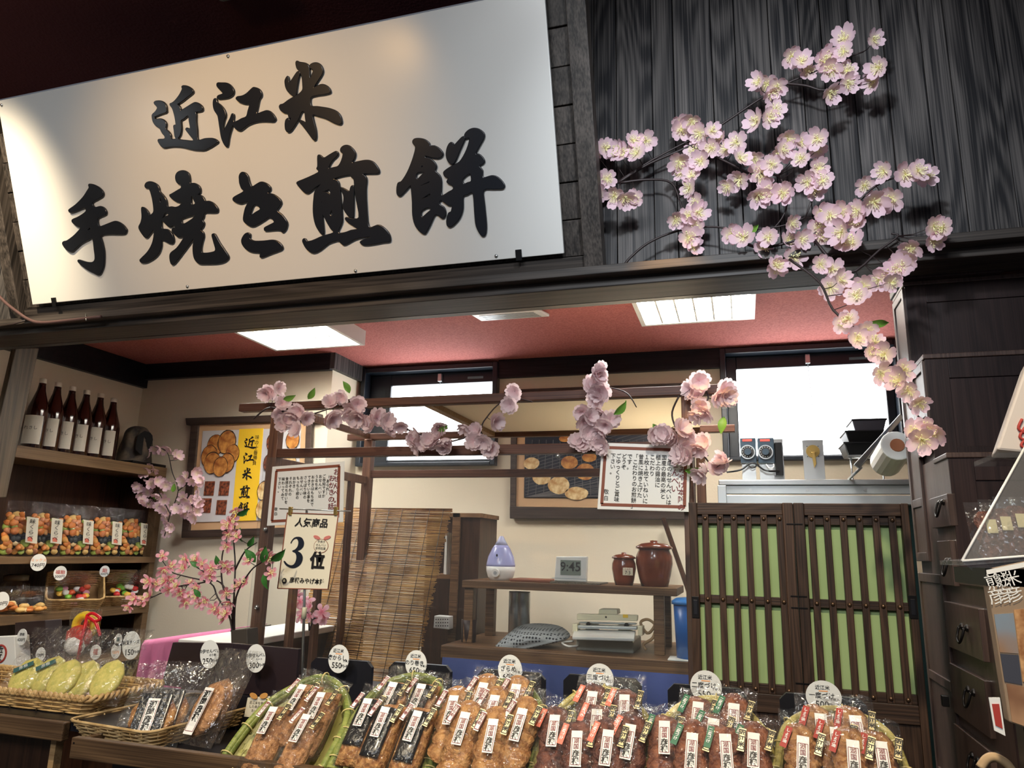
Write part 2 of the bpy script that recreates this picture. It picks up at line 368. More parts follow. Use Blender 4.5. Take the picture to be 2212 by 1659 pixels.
# short vertical battens seen between sign and beam
for k, (x0, x1) in enumerate(((100, 160), (187, 240), (272, 325), (360, 418), (455, 515), (553, 612), (650, 710), (752, 815), (856, 920), (966, 1032), (1078, 1145))):
    a, b_ = PY(x0, 690-x0*.09, 2.0).x, PY(x1, 690-x1*.09, 2.0).x
    box('batten', a, b_, 1.998, 2.03, 2.30, 3.0, M['batten'], fac, .002)
bm_ = struct(box('trim_5', -3.62, 3.2, 1.97, 2.10, 2.247, 2.30, M['beam'], None, .003)); bm_['label'] = 'dark wooden beam across the shop front'
struct(box('trim_6', -3.62, 3.2, 1.93, 1.97, 2.272, 2.298, M['beam'], None, .002))
# grey post at the left shelf
struct(hexa('trim_7', [PX(34, 752, -3.2), PX(85, 752, -3.2)+Vector((0, 0, 0)), PX(14, 1075, -3.2), PX(-40, 1075, -3.2)], (-.03, 0, 0), M['post'], None, .004))
# ================================================================== SIGN
G = {}
G['chika'] = (320, 160, 9.217, [[150,570,190,547,270,545,340,575,385,640,395,720,385,765,300,795,210,830,150,865,185,905,270,900,330,920,370,960,388,1010,378,1100,430,1150,475,1220,487,1300,580,1300,560,1240,545,1130,535,1050,548,1028,580,1020,575,950,560,860,535,760,505,680,468,630,465,600,495,590,560,540,640,440,690,350,708,300,698,262,725,243,800,250,870,285,915,335,918,370,890,400,800,470,700,550,620,600,612,615,650,650,670,700,676,742,720,715,840,640,940,582,1000,582,1060,615,1100,660,1110,700,1090,738,970,765,983,810,980,950,1000,1120,1018,1320,1150,1295,1280,1288,1360,1305,1408,1345,1400,1370,1280,1450,1150,1515,1040,1520,900,1505,720,1460,560,1445,430,1455,350,1472,290,1440,240,1370,225,1330,245,1308,350,1300,362,1245,310,1180,265,1090,250,1075,180,1030,130,960,112,890,110,820,170,760,212,690,200,650,155,600],[680,935,740,895,825,830,845,950,868,1092,800,1083,778,1100,785,1125,850,1210,935,1330,800,1330,620,1300,665,1220,688,1090]])
G['e'] = (450, 160, 9.217, [[195,220,215,187,290,187,390,192,460,230,515,300,530,360,505,420,430,470,330,492,220,495,203,468,225,438,290,415,318,390,270,330,210,265],[140,510,165,498,188,520,205,580,260,620,330,700,368,790,368,850,340,930,322,1030,325,1110,340,1130,400,1010,460,890,490,810,515,803,532,830,530,960,600,945,690,895,780,855,815,740,845,605,760,598,650,565,590,515,580,485,610,460,700,445,790,395,900,290,950,280,1030,310,1075,370,1078,440,1035,520,1010,640,985,795,1080,770,1180,738,1250,755,1310,810,1350,870,1355,915,1310,950,1200,945,1080,945,950,965,820,1015,720,1090,655,1130,590,1110,545,1060,515,1020,480,1110,440,1250,418,1400,400,1445,370,1440,320,1360,280,1240,255,1080,225,880,205,815,150,730,125,640,125,550]])
G['kome'] = (590, 125, 9.217, [[300,385,325,395,335,470,348,505,400,440,490,305,530,285,552,310,520,440,495,590,480,720,465,762,430,768,350,710,285,620,260,520,262,450],[475,110,500,78,550,100,650,115,710,145,738,210,748,330,760,415,800,340,822,270,800,230,755,205,750,170,790,130,860,110,930,125,985,180,1010,270,985,350,900,480,830,605,910,565,1000,540,1080,565,1140,620,1158,680,1130,710,1020,735,880,755,768,800,780,965,900,980,1100,1010,1220,1045,1300,1090,1355,1160,1380,1250,1375,1310,1320,1325,1200,1280,1060,1205,920,1165,808,1140,830,1280,870,1450,875,1600,845,1640,810,1620,700,1470,600,1340,552,1285,570,1255,620,1275,675,1300,665,1200,648,1085,590,1080,530,1220,450,1350,380,1450,320,1483,275,1440,262,1350,275,1250,320,1210,345,1240,350,1275,385,1200,350,1200,328,1160,335,1115,230,1090,170,1040,148,980,170,942,220,930,330,850,450,780,530,735,608,650,612,540,600,400,570,320,545,270,495,210]])
G['te'] = (130, 390, 8.295, [[535,90,550,70,620,80,710,125,775,190,795,240,780,285,700,335,600,400,640,485,740,468,800,490,840,540,850,585,830,615,760,645,695,690,722,825,850,790,980,740,1050,740,1130,785,1190,850,1213,900,1180,955,1090,965,900,962,755,990,780,1120,810,1270,812,1420,800,1540,770,1620,745,1665,700,1690,630,1655,520,1600,400,1510,345,1450,355,1425,400,1435,500,1465,590,1470,635,1440,650,1380,635,1240,605,1040,520,1065,400,1130,300,1220,240,1272,180,1265,105,1200,68,1130,90,1095,150,1080,260,1000,340,920,390,850,320,815,250,755,238,715,270,690,360,650,490,555,455,490,340,535,215,575,180,545,195,515,300,440,430,310,510,190,545,130],[515,892,565,835,575,880]])
G['yaki'] = (295, 365, 7.9, [[165,290,190,240,250,222,320,240,380,285,408,340,418,390,480,460,530,540,550,650,620,650,690,658,760,630,812,565,760,572,680,545,610,490,588,450,620,430,720,370,785,325,772,255,740,258,700,210,688,130,720,65,790,35,860,45,915,95,932,180,937,250,1000,250,1060,275,1100,320,1112,380,1090,420,1045,440,1120,460,1165,500,1195,555,1260,555,1330,590,1390,655,1408,710,1380,742,1280,745,1185,750,1165,820,1142,875,1172,930,1150,990,1110,1040,1155,1085,1168,1150,1145,1240,1125,1340,1130,1420,1170,1440,1280,1430,1368,1390,1340,1260,1308,1140,1330,1110,1365,1130,1430,1250,1530,1400,1585,1490,1575,1540,1500,1590,1380,1615,1200,1620,1090,1615,1020,1550,990,1450,985,1320,1000,1185,920,1290,800,1450,700,1580,640,1632,605,1600,588,1500,610,1430,700,1360,770,1270,830,1160,740,1165,670,1110,628,1060,640,1020,685,1005,660,960,600,990,560,975,500,920,452,880,457,1020,540,1035,610,1090,650,1170,655,1240,620,1275,560,1260,455,1210,445,1320,400,1440,310,1530,200,1590,115,1600,80,1565,100,1530,200,1430,270,1320,310,1200,325,1035,270,1090,215,1160,185,1175,150,1150,85,1060,62,990,95,920,115,820,108,680,130,658,180,690,225,750,240,800,310,745,312,640,290,500,260,390,230,330,185,325],[422,500,440,500,452,545,435,575,422,550],[955,480,985,468,990,510,1025,595,960,612],[462,848,520,745,575,785,500,825],[790,860,860,825,1012,785,1000,830,930,885,815,945]])
G['ki'] = (490, 365, 8.295, [[245,130,270,80,310,65,360,85,400,140,420,220,445,290,475,325,560,275,620,243,680,245,750,280,795,330,798,380,752,435,850,460,940,520,988,580,985,640,920,745,1000,820,1070,910,1100,980,1080,1070,1040,1120,1010,1130,965,1095,850,1095,715,1108,692,1080,705,1050,790,1005,875,950,785,865,690,920,560,1000,480,1028,420,1015,350,965,318,910,330,800,360,690,418,575,340,600,270,620,180,595,135,560,140,520,200,480,325,405,285,350,252,260,245,190],[520,635,625,715,530,785,440,845,455,760],[335,1180,390,1150,435,1170,435,1215,425,1240,470,1280,540,1298,700,1292,820,1278,900,1290,970,1335,1015,1400,1000,1440,950,1465,800,1520,640,1582,615,1555,630,1520,655,1502,560,1495,450,1480,360,1430,300,1350,287,1270]])
G['sen'] = (630, 310, 6.913, [[405,200,430,178,460,195,500,222,580,175,660,130,690,128,705,155,690,190,620,260,580,330,568,380,640,365,712,342,760,260,785,160,770,142,745,110,760,65,810,35,870,40,930,90,962,150,955,210,918,290,1010,275,1100,258,1180,260,1240,290,1290,350,1318,410,1300,445,1200,450,1068,455,1110,490,1132,550,1120,700,1130,950,1165,1245,1290,1222,1350,1235,1420,1290,1470,1360,1485,1430,1470,1465,1380,1475,1220,1505,1100,1515,1045,1490,1050,1460,1120,1430,1200,1392,1080,1400,960,1430,860,1485,800,1512,760,1495,710,1450,650,1460,560,1495,440,1590,350,1630,290,1615,230,1560,182,1470,190,1430,220,1428,250,1465,330,1450,480,1385,640,1335,600,1270,540,1170,475,1050,495,1310,480,1350,450,1340,385,1240,350,1120,338,980,350,800,370,710,460,605,370,655,280,730,230,742,180,705,100,610,110,575,220,530,415,435,392,380,405,340],[640,530,760,490,888,470,905,500,945,540,960,700,985,860,1020,1108,900,1122,835,1108,818,1130,860,1180,1000,1275,900,1300,800,1335,705,1330,765,1180,765,1050,745,800,720,600,680,550],[750,680,765,665,820,690,878,720,895,665,915,637,940,650,940,800,935,1080,905,1108,860,1080,785,960,795,850,790,770],[465,732,540,700,580,685,597,765,540,730],[460,875,473,873,465,915],[585,1060,615,995,625,1000,622,1082]])
G['mochi'] = (845, 270, 6.506, [[318,225,350,200,420,197,490,215,545,260,555,300,620,300,690,340,735,400,720,445,670,468,590,460,498,435,490,462,560,480,620,530,645,590,628,650,690,710,715,800,720,990,820,945,885,905,870,850,820,825,795,795,820,750,770,725,748,680,770,645,860,585,970,525,1050,400,1100,270,1112,185,1055,190,1045,140,1090,85,1160,55,1240,65,1310,120,1310,190,1250,300,1195,410,1240,415,1290,455,1318,510,1300,545,1245,580,1290,640,1300,745,1420,718,1500,735,1570,800,1600,860,1570,895,1450,900,1308,918,1320,1130,1345,1400,1335,1530,1300,1560,1260,1530,1205,1420,1185,1250,1160,962,1080,980,1020,1010,1015,1180,970,1310,880,1410,825,1432,795,1400,795,1320,820,1240,855,1220,868,1130,820,1130,760,1090,708,1055,685,1115,750,1160,775,1240,755,1300,715,1305,635,1255,560,1400,500,1510,470,1527,420,1500,350,1410,315,1270,310,1080,295,900,285,850,210,930,140,995,100,980,92,900,110,820,160,795,240,670,310,500,350,360,352,300,320,260],[445,572,460,590,430,610],[360,715,395,665,485,672,440,710,380,768],[438,848,545,798,548,815,445,855],[445,1035,555,965,553,1003,450,1042],[435,1215,520,1160,578,1185,520,1240,443,1300],[1015,765,1118,683,1138,790,1085,815,1032,832],[820,280,850,253,880,265,888,300,950,235,1010,175,1045,178,1040,215,980,350,930,470,890,540,850,548,810,510,785,430,795,340]])
TILT = radians(21.5)
SB = PY(70, 658, 1.95); SBR = PY(1218, 548, 1.95); SH = .735
SZ = (SB.z+SBR.z)/2
up = Vector((0, -sin(TILT), cos(TILT))); sn = Vector((0, -cos(TILT), -sin(TILT)))
bl = Vector((SB.x, 1.95, SZ)); br = Vector((SBR.x, 1.95, SZ)); tl = bl+up*SH; tr = br+up*SH
sign = thing('shop_sign', 'large white board with brushed black Japanese lettering leaning out over the shop front', 'sign', bl)
hexa('board', [tl, tr, br, bl], -sn*.012, M['signwhite'], sign, .002)
def sgn(x, y):
    p = PP(x, y, bl, sn)-bl; return p.x, p.dot(up)
GL = {}
def glyph_curve(polys, ext, bev):
    c = bpy.data.curves.new('letter', 'CURVE'); c.dimensions = '2D'; c.fill_mode = 'BOTH'; c.extrude = ext; c.bevel_depth = bev; c.bevel_resolution = 2
    for pl in polys:
        q = smoothpts([Vector((a, b_, 0)) for a, b_ in pl], 3, True)
        s = c.splines.new('POLY'); s.points.add(len(q)-1)
        for i, v in enumerate(q): s.points[i].co = (v.x, v.y, 0, 1)
        s.use_cyclic_u = True
    o = bpy.data.objects.new('letter', c); me = bpy.data.meshes.new_from_object(o)
    bpy.data.objects.remove(o); return me
for k, (ox, oy, s, polys) in G.items():
    P2 = [[sgn(ox+p[i]/s, oy+p[i+1]/s) for i in range(0, len(p), 2)] for p in polys]
    cx = sum(a for a, b_ in P2[-1 if k in ('e', 'kome') else 0])/len(P2[-1 if k in ('e', 'kome') else 0]); cy = sum(b_ for a, b_ in P2[0])/len(P2[0])
    P2 = [[(a-cx, b_-cy) for a, b_ in q] for q in P2]; GL[k] = P2
    me = glyph_curve(P2, .002, .0022); me.name = 'letter'; me.materials.clear(); me.materials.append(M['letter'])
    o = bpy.data.objects.new('letter', me); COL.objects.link(o); o.parent = sign
    mm = frame_m(bl+Vector((cx, 0, 0))+up*cy+sn*.0035-ORG['shop_sign'], (1, 0, 0), sn); o.matrix_local = mm
_flat = {}
def brush(k, size, m, parent, pos, ux, n):
    """the same brushed character printed flat at another size"""
    key = (k, m.name)
    if key not in _flat:
        me = glyph_curve(GL[k], 0, 0); me.materials.clear(); me.materials.append(m); _flat[key] = me
    o = bpy.data.objects.new('lettering', _flat[key]); COL.objects.link(o); o.parent = parent
    q = [v for pl in GL[k] for v in pl]; h = max(b_ for a, b_ in q)-min(b_ for a, b_ in q)
    cx = (max(a for a, b_ in q)+min(a for a, b_ in q))/2; cy = (max(b_ for a, b_ in q)+min(b_ for a, b_ in q))/2
    F_ = frame_m(Vector(pos)-ORG[parent.name], ux, n); o.matrix_local = F_ @ Matrix.Scale(size/h, 4) @ Matrix.Translation((-cx, -cy, 0))
for x, y in ((4, 227), (493, 122), (768, 585), (1072, 553), (405, 619)):
    p = PP(x, y, bl, sn); V, Fc = [], []; bm_tube(V, Fc, [p, p+sn*.003, p+sn*.004], [.006, .005, .001], 12); mk('screw', V, Fc, M['steel'], sign, smooth=True)
for x, y in ((118, 650), (1121, 548)):
    p = PP(x, y, bl, sn); hexa('hook', [p+Vector((-.009, 0, 0))+up*.012, p+Vector((.009, 0, 0))+up*.012, p+Vector((.009, 0, 0))-up*.02, p+Vector((-.009, 0, 0))-up*.02], sn*.006, M['blackm'], sign)
# leaning frame with horizontal boards behind the sign
fr = thing('sign_surround', 'dark wooden frame of stacked boards behind the white shop sign', 'frame', br)
def sp(x, h, d): return Vector((x, 1.95, SZ))+up*h-sn*d
def sbox(name, x0, x1, h0, h1, d0, d1, m, par):
    return hexa(name, [sp(x0, h1, d0), sp(x1, h1, d0), sp(x1, h0, d0), sp(x0, h0, d0)], sp(0, 0, d1)-sp(0, 0, d0), m, par, .002)
xr0, xr1 = SBR.x+.012, SBR.x+.068
xl0, xl1 = SB.x-.12, SB.x-.07
sbox('stile', xr0+.045, xr1+.045, -.06, SH+.28, .0, .06, M['stile'], fr)
sbox('stile', xl0, xl1, -.06, SH+.02, .0, .06, M['stile'], fr)
sbox('rail', xl1, xr0+.045, -.06, -.012, .02, .06, M['beam'], fr)
for k in range(9): sbox('board', xl1 if k < 6 else xr0-.05, xr0+.045, -.01+k*.108, .095+k*.108, .035+.004*(k % 2), .055, M['stile'], fr)
cf = thing('ceiling_unit', 'grey rounded ceiling fixture at the top edge over the sign', 'fixture', (-2.1, 1.75, 3.3))
_c = PZ(532, -14, 3.33); hexa('casing', [_c+Vector((-.12, -.1, 0)), _c+Vector((.12, -.1, 0)), _c+Vector((.12, .02, 0)), _c+Vector((-.12, .02, 0))], (0, 0, .04), mat('grey_casing', (150, 150, 150)), cf, .015)
# ================================================================== CEILING LIGHTS of the back room
def lamp_unit(label, px, grid):
    q = [PZ(x, y, 2.53) for x, y in px]; x0 = min(q[0].x, q[3].x); x1 = max(q[1].x, q[2].x); y1 = q[3].y; y0 = y1-.62 if not grid else y1-.72
    y0 = max(y0, 2.3)
    t = thing('ceiling_light', label, 'light', ((x0+x1)/2, (y0+y1)/2, 2.53), 'ceiling lights')
    e = .02
    box('casing_side', x0-e, x0, y0, y1, 2.522, CZ, M['white'], t); box('casing_side', x1, x1+e, y0, y1, 2.522, CZ, M['white'], t)
    box('casing_end', x0-e, x1+e, y0-e, y0, 2.522, CZ, M['white'], t); box('casing_end', x0-e, x1+e, y1, y1+e, 2.522, CZ, M['white'], t)
    box('diffuser', x0, x1, y0, y1, 2.55, 2.556, M['lamp'], t)
    n = 4
    for k in range(1, n+2): box('louver', x0+(x1-x0)*k/(n+2)-.004, x0+(x1-x0)*k/(n+2)+.004, y0, y1, 2.525, 2.548, M['white'], t)
    for k in range(1, 4): box('louver', x0, x1, y1-.16*k, y1-.16*k+.006, 2.525, 2.548, M['white'], t)
lamp_unit('glowing white square ceiling light above the left poster', [(520, 718), (712, 705), (752, 745), (612, 752)], 0)
lamp_unit('glowing white louvred ceiling light nearest the right window', [(1378, 658), (1617, 642), (1620, 683), (1402, 698)], 1)
q = [PZ(x, y, 2.585) for x, y in ((1018, 681), (1160, 670), (1187, 684), (1040, 694))]
vt = thing('air_vent', 'white slotted air vent in the red ceiling between the two lights', 'vent', q[0])
hexa('frame', q, (0, 0, .014), M['white'], vt, .003)
for k in range(5):
    a = q[0].lerp(q[3], .2+.15*k)+Vector((.03, 0, -.002)); b_ = q[1].lerp(q[2], .2+.15*k)+Vector((-.03, 0, -.002))
    hexa('slat', [a, b_, b_+Vector((0, .008, 0)), a+Vector((0, .008, 0))], (0, 0, .003), M['alu'], vt)
# ================================================================== PHOTO POSTERS
NY = Vector((0, -1, 0)); XX = Vector((1, 0, 0))
def ctr(px, Y): a = [PY(x, y, Y) for x, y in px]; return sum(a, Vector())/len(a)
def disc(name, c, rx, rz, th, m, parent, seg=20, n=NY, jit=0, rot=0):
    V, Fc = [], []; c = Vector(c); nn = Vector(n).normalized(); ux = (XX-nn*XX.dot(nn)).normalized(); uy = nn.cross(ux)
    js = [1+jit*random.uniform(-1, 1) for k in range(seg)]
    for h in (0, th):
        for k in range(seg):
            a = 2*pi*k/seg; v = Vector((rx*cos(a)*js[k], rz*sin(a)*js[k])); v = Vector((v.x*cos(rot)-v.y*sin(rot), v.x*sin(rot)+v.y*cos(rot)))
            V.append(c+ux*v.x+uy*v.y+nn*h)
    Fc.append(tuple(range(seg))[::-1]); Fc.append(tuple(range(seg, 2*seg)))
    for k in range(seg): Fc.append((k, (k+1) % seg, seg+(k+1) % seg, seg+k))
    return mk(name, V, Fc, m, parent)
M['frame'] = wood('poster_frame', (52, 42, 38), (78, 64, 56), 'X', .4, 1, .1)
M['mount'] = mat('tan_mount_board', (196, 158, 118), .7)
M['pgrey'] = mat('pale_print', (206, 204, 204), .5)
M['pdark'] = mat('dark_print', (24, 30, 44), .4)
M['rust'] = mat('printed_cracker', (142, 78, 34), .5, c2=(206, 146, 74), scale=26, detail=5)
M['rust2'] = mat('printed_dark_cracker', (58, 26, 20), .5, c2=(150, 84, 54), scale=60, detail=5)
M['rust3'] = mat('printed_pale_cracker', (190, 140, 80), .5, c2=(240, 214, 160), scale=30, detail=5)
t = thing('cracker_poster', 'framed poster of rice crackers with a yellow lettered stripe on the cream wall', 'poster', PY(550, 1030, 3.6))
Y = 3.6
qbox('top_rail', [(400, 903), (690, 893), (690, 908), (402, 918)], Y, .04, M['frame'], t, .003)
qbox('side_rail', [(412, 916), (428, 915), (408, 1148), (392, 1148)], Y+.005, .03, M['frame'], t, .003)
qbox('side_rail', [(661, 908), (673, 908), (664, 1140), (652, 1140)], Y+.005, .03, M['frame'], t, .003)
qbox('bottom_rail', [(392, 1146), (664, 1138), (664, 1152), (391, 1162)], Y+.003, .035, M['frame'], t, .003)
qbox('mount', [(428, 915), (661, 908), (653, 1140), (408, 1148)], Y+.02, .01, M['mount'], t)
qbox('print', [(438, 931), (650, 924), (640, 1122), (422, 1128)], Y+.015, .005, M['pgrey'], t)
qbox('yellow_stripe', [(517, 927), (569, 925), (553, 1124), (500, 1126)], Y+.0135, .0015, M['yellow'], t)
pdn = [0]; M['poutline'] = mat('print_outline', (52, 28, 18), .6)  # dark outline disc behind each printed cracker
def pd(x, y, r, m, ry=None, Yd=.0125): 
    c = PY(x, y, Y+.0125-.0007*pdn[0]); pdn[0] += 1; d = (c-EYE).dot(_f)/FPX; disc('printed_outline', c+Vector((0, .0003, 0)), r*d*1.07, (ry or r)*d*1.07, .0003, M['poutline'], t, 18, NY, .03); return disc('printed_cracker', c, r*d, (ry or r)*d, .0005, m, t, 18, NY, .04)
for x, y, r in ((465, 962, 20), (490, 955, 22), (502, 980, 17), (452, 985, 20), (458, 1000, 20), (490, 1000, 18), (476, 1008, 18)): pd(x, y, r, M['rust'], r*1.15, .0125-random.random()*.001)
for x, y in ((452, 1055), (484, 1055), (445, 1092), (478, 1096)):
    c = PY(x, y, Y+.0125); box('printed_cracker', c.x-.035, c.x+.035, c.y, c.y+.001, c.z-.042, c.z+.042, M['rust2'], t)
for x, y, mm in ((590, 955, 'rust2'), (583, 1000, 'rust2'), (632, 950, 'rust'), (570, 1060, 'rust3'), (567, 1100, 'rust3'), (625, 1000, 'rust3'), (612, 1065, 'rust'), (620, 1100, 'rust2')): pd(x, y, 16, M[mm], 20)
for k, (x, y, s) in zip(('chika', 'e', 'kome', 'sen', 'mochi'), ((541, 956, 29), (537, 990, 26), (534, 1024, 30), (529, 1062, 30), (526, 1099, 30))):
    p = PY(x, y, Y+.012); brush(k, s*p.y/FPX*1.12, M['ink'], t, p, XX, NY)
text('味の十番勝負', .030, M['ink'], t, frame_m(PY(556, 940, Y+.012), XX, NY), vertical=True)
t = thing('grilling_photo', 'framed photograph of round crackers on a dark grill between the two windows', 'picture', PY(1290, 980, 3.95)); Y = 3.95
qbox('top_rail', [(1088, 842), (1500, 826), (1500, 838), (1090, 856)], Y, .04, M['frame'], t, .003)
qbox('side_rail', [(1104, 858), (1117, 858), (1113, 1120), (1101, 1120)], Y+.005, .03, M['frame'], t, .003)
qbox('side_rail', [(1484, 838), (1497, 838), (1504, 1122), (1490, 1122)], Y+.005, .03, M['frame'], t, .003)
qbox('bottom_rail', [(1101, 1094), (1500, 1102), (1504, 1122), (1101, 1120)], Y+.003, .035, M['frame'], t, .003)
qbox('mount', [(1117, 858), (1484, 845), (1492, 1100), (1113, 1094)], Y+.02, .01, M['mount'], t)
qbox('print', [(1135, 890), (1470, 880), (1476, 1078), (1132, 1075)], Y+.015, .005, M['pdark'], t)
V, Fc = [], []
for k in range(26):
    a = PY(1135, min(1074, 985+k*7), Y+.013); b_ = PY(1474, min(1076, 884+k*8.2+random.uniform(-3, 3)), Y+.013); bm_tube(V, Fc, [a.lerp(b_, .0), a.lerp(b_, .99)], .0018, 4)
for k in range(20):
    a = PY(1140+k*17, 1070, Y+.013); b_ = PY(1150+k*15, 950, Y+.013); bm_tube(V, Fc, [a, b_], .0018, 4)
tag(mk('printed_grill', V, Fc, mat('printed_wire', (96, 92, 92)), t), kind='stuff')
for x, y, rx, ry, mm in ((1148, 1001, 18, 13, 2), (1170, 1031, 21, 16, 2), (1207, 1048, 24, 19, 3), (1230, 999, 19, 14, 1), (1264, 1019, 21, 18, 1), (1273, 988, 16, 10, 1), (1222, 948, 15, 7, 1), (1245, 1066, 26, 14, 3)):
    c = PY(x, y, Y+.012); d = (c-EYE).dot(_f)/FPX; disc('printed_cracker', c, rx*d, ry*d, .001, M['rust3'] if mm != 1 else M['rust'], t, 20, NY, .03)
qbox('yellow_stripe', [(1405, 884), (1455, 882), (1458, 960), (1408, 962)], Y+.0135, .0015, M['yellow'], t)
brush('chika', .075, M['ink'], t, PY(1425, 900, Y+.012), XX, NY)
# ================================================================== LEFT SHELF UNIT (along the left wall)
XF = -3.3
su = thing('wall_shelf', 'dark wooden shelf unit standing along the left wall under the tall bottles', 'shelf', (-3.46, 3.0, 0))
for n, (a, b_), (c, d) in (('top_board', (50, 963), (50, 990)), ('board', (13, 1203), (13, 1219)), ('board', (0, 1316), (0, 1344))):
    z1 = PX(a, b_, XF).z; z0 = PX(c, d, XF).z
    if n == 'board' and z1 < 1.2: z1 = 1.142; z0 = 1.10
    box(n, -3.615, XF, 1.9, 3.6, z0, z1, M['shelfw'], su, .003)
ZT, Z2, Z3 = PX(50, 963, XF).z, PX(13, 1203, XF).z, 1.142
box('upright', -3.36, XF-.002, 3.56, 3.6, 0, PX(50, 990, XF).z, M['shelfw'], su, .003)
box('side_panel', -3.615, -3.36, 3.58, 3.6, 0, PX(50, 990, XF).z, M['darkshelf'], su)
box('back_panel', -3.615, -3.605, 1.9, 3.58, .2, PX(50, 990, XF).z, M['darkshelf'], su)
box('bottom_board', -3.615, XF, 1.9, 3.6, .85, .885, M['shelfw'], su)
# tall bottles
M['amber'] = mat('amber_bottle', (38, 14, 8), .12, spec=.6); M['cap'] = mat('white_cap', (222, 216, 196), .4); M['blabel'] = mat('bottle_label', (206, 200, 184), .6)
bot = None
tops = [(94, 818), (127, 826), (158, 835), (189, 843), (219, 850), (247, 860)]
names_b = ['nearest the grey post', 'second from the grey post', 'third from the grey post', 'fourth from the grey post', 'fifth from the grey post', 'beside the stone ornament']
def build_bottle():
    t = thing('tall_bottle', '', 'bottle', (0, 0, 0), 'tall bottles on the top shelf')
    lathe('glass_body', [(.005, 0), (.048, 0), (.05, .01), (.05, .205), (.046, .235), (.032, .285), (.02, .33), (.0165, .36), (.0165, .372)], (0, 0, 0), M['amber'], t)
    lathe('cap', [(.017, 0), (.0175, .002), (.0175, .024), (.013, .027)], (0, 0, .371), M['cap'], t, 16)
    V, Fc = [], []; n = 14
    for z in (.03, .185):
        for k in range(n+1):
            a = radians(-60+120*k/n)-pi/2+.45; V.append((.0508*cos(a), .0508*sin(a), z))
    for k in range(n): Fc.append((k, k+1, n+2+k, n+1+k))
    lb = mk('label', V, Fc, M['blabel'], t)
    text('れきし', .022, M['ink'], lb, frame_m(Vector((.026, -.0455, .115)), (cos(.45), sin(.45), 0), (sin(.45), -cos(.45), 0)))
    return t
for i, (x, y) in enumerate(tops):
    p = PX(x, y, -3.42); p.z = ZT
    if i == 0: bot = build_bottle(); o = bot
    else: o = copy_tree(bot)
    o.location = p; s = 1.0 if i else 1.02; o.scale = (1, 1, (PX(x, y, -3.42).z-ZT)/.398)
    o['label'] = 'tall dark amber bottle with white cap, '+names_b[i]
# stone ornament: rough hollow stone
c = PX(290, 995, -3.44); c.z = ZT
so = thing('stone_ornament', 'rough dark hollow stone ornament beside the tall bottles', 'ornament', c)
V, Fc = [], []; nu, nv = 20, 12
for i in range(nv+1):
    ph = pi/2*i/nv
    for k in range(nu):
        a = 2*pi*k/nu; r = .095*cos(ph)**.55*(1+.05*sin(3*a+i)); dent = .45 if (i < 9 and i > 1 and abs(((a+pi*.30) % (2*pi))-pi*2*.0) < .55) else 1
        V.append(c+Vector((r*cos(a)*dent, r*1.0*sin(a)*dent, .235*sin(ph)+.002)))
for i in range(nv):
    for k in range(nu): Fc.append((i*nu+k, i*nu+(k+1) % nu, (i+1)*nu+(k+1) % nu, (i+1)*nu+k))
M['stone'] = mat('dark_stone', (40, 34, 30), .8, c2=(92, 78, 62), bump=.6, scale=14)
mk('stone', V, Fc, M['stone'], so, smooth=True)
disc('opening', c+Vector((.072, -.02, .135)), .045, .075, .004, mat('hollow_black', (8, 7, 7), .9), so, 16, Vector((.88, -.45, .1)), .08)
box('stand', c.x-.11, c.x+.11, c.y-.12, c.y+.14, ZT, ZT+.02, M['blackm'], so, .004)
# ------------- generic clear bag pieces on the shelf
def gather(name, w, h, d, m, par, o=(0, 0, 0), wr=.12, seed=1, nx=7, ny=9):
    """a crumpled clear pouch, standing, open pillow shape, front towards -Y"""
    rnd = random.Random(seed); V, Fc = [], []; o = Vector(o)
    for s in (-1, 1):
        for j in range(ny+1):
            v = j/ny; bulge = math.sin(min(1, v/.8)*pi)**.5 if v < .8 else .0
            for i in range(nx+1):
                u = i/nx*2-1; e = max(0, 1-u*u)**.5
                V.append(o+Vector((u*w/2*(1+rnd.uniform(-.02, .02)), s*(d/2)*e*bulge*(1+rnd.uniform(-wr, wr))+rnd.uniform(-.001, .001), v*h)))
    k = (nx+1)*(ny+1)
    for s in (0, 1):
        for j in range(ny):
            for i in range(nx):
                a = s*k+j*(nx+1)+i; q = (a, a+1, a+nx+2, a+nx+1); Fc.append(q if s == 0 else q[::-1])
    return mk(name, V, Fc, m, par, org=o, smooth=True)
def blob(name, c, r, m, par, sq=(1, 1, 1), jit=.12, seed=0, rot=None):
    rnd = random.Random(seed); bm = bmesh.new(); bmesh.ops.create_icosphere(bm, subdivisions=2, radius=1)
    for v in bm.verts: v.co = Vector((v.co.x*sq[0], v.co.y*sq[1], v.co.z*sq[2]))*r*(1+rnd.uniform(-jit, jit))
    if rot: bmesh.ops.rotate(bm, verts=bm.verts, matrix=rot)
    me = bpy.data.meshes.new(name); bm.to_mesh(me); bm.free(); me.materials.append(m)
    me.polygons.foreach_set('use_smooth', [True]*len(me.polygons)); o = bpy.data.objects.new(name, me); return link(o, par, c)
snack_cols = [(222, 160, 84), (206, 124, 60), (226, 190, 120), (150, 170, 80), (52, 58, 60), (196, 130, 90), (232, 206, 150)]
snm = [mat('snack_piece', c, .5, bump=.4, scale=50) for c in snack_cols]
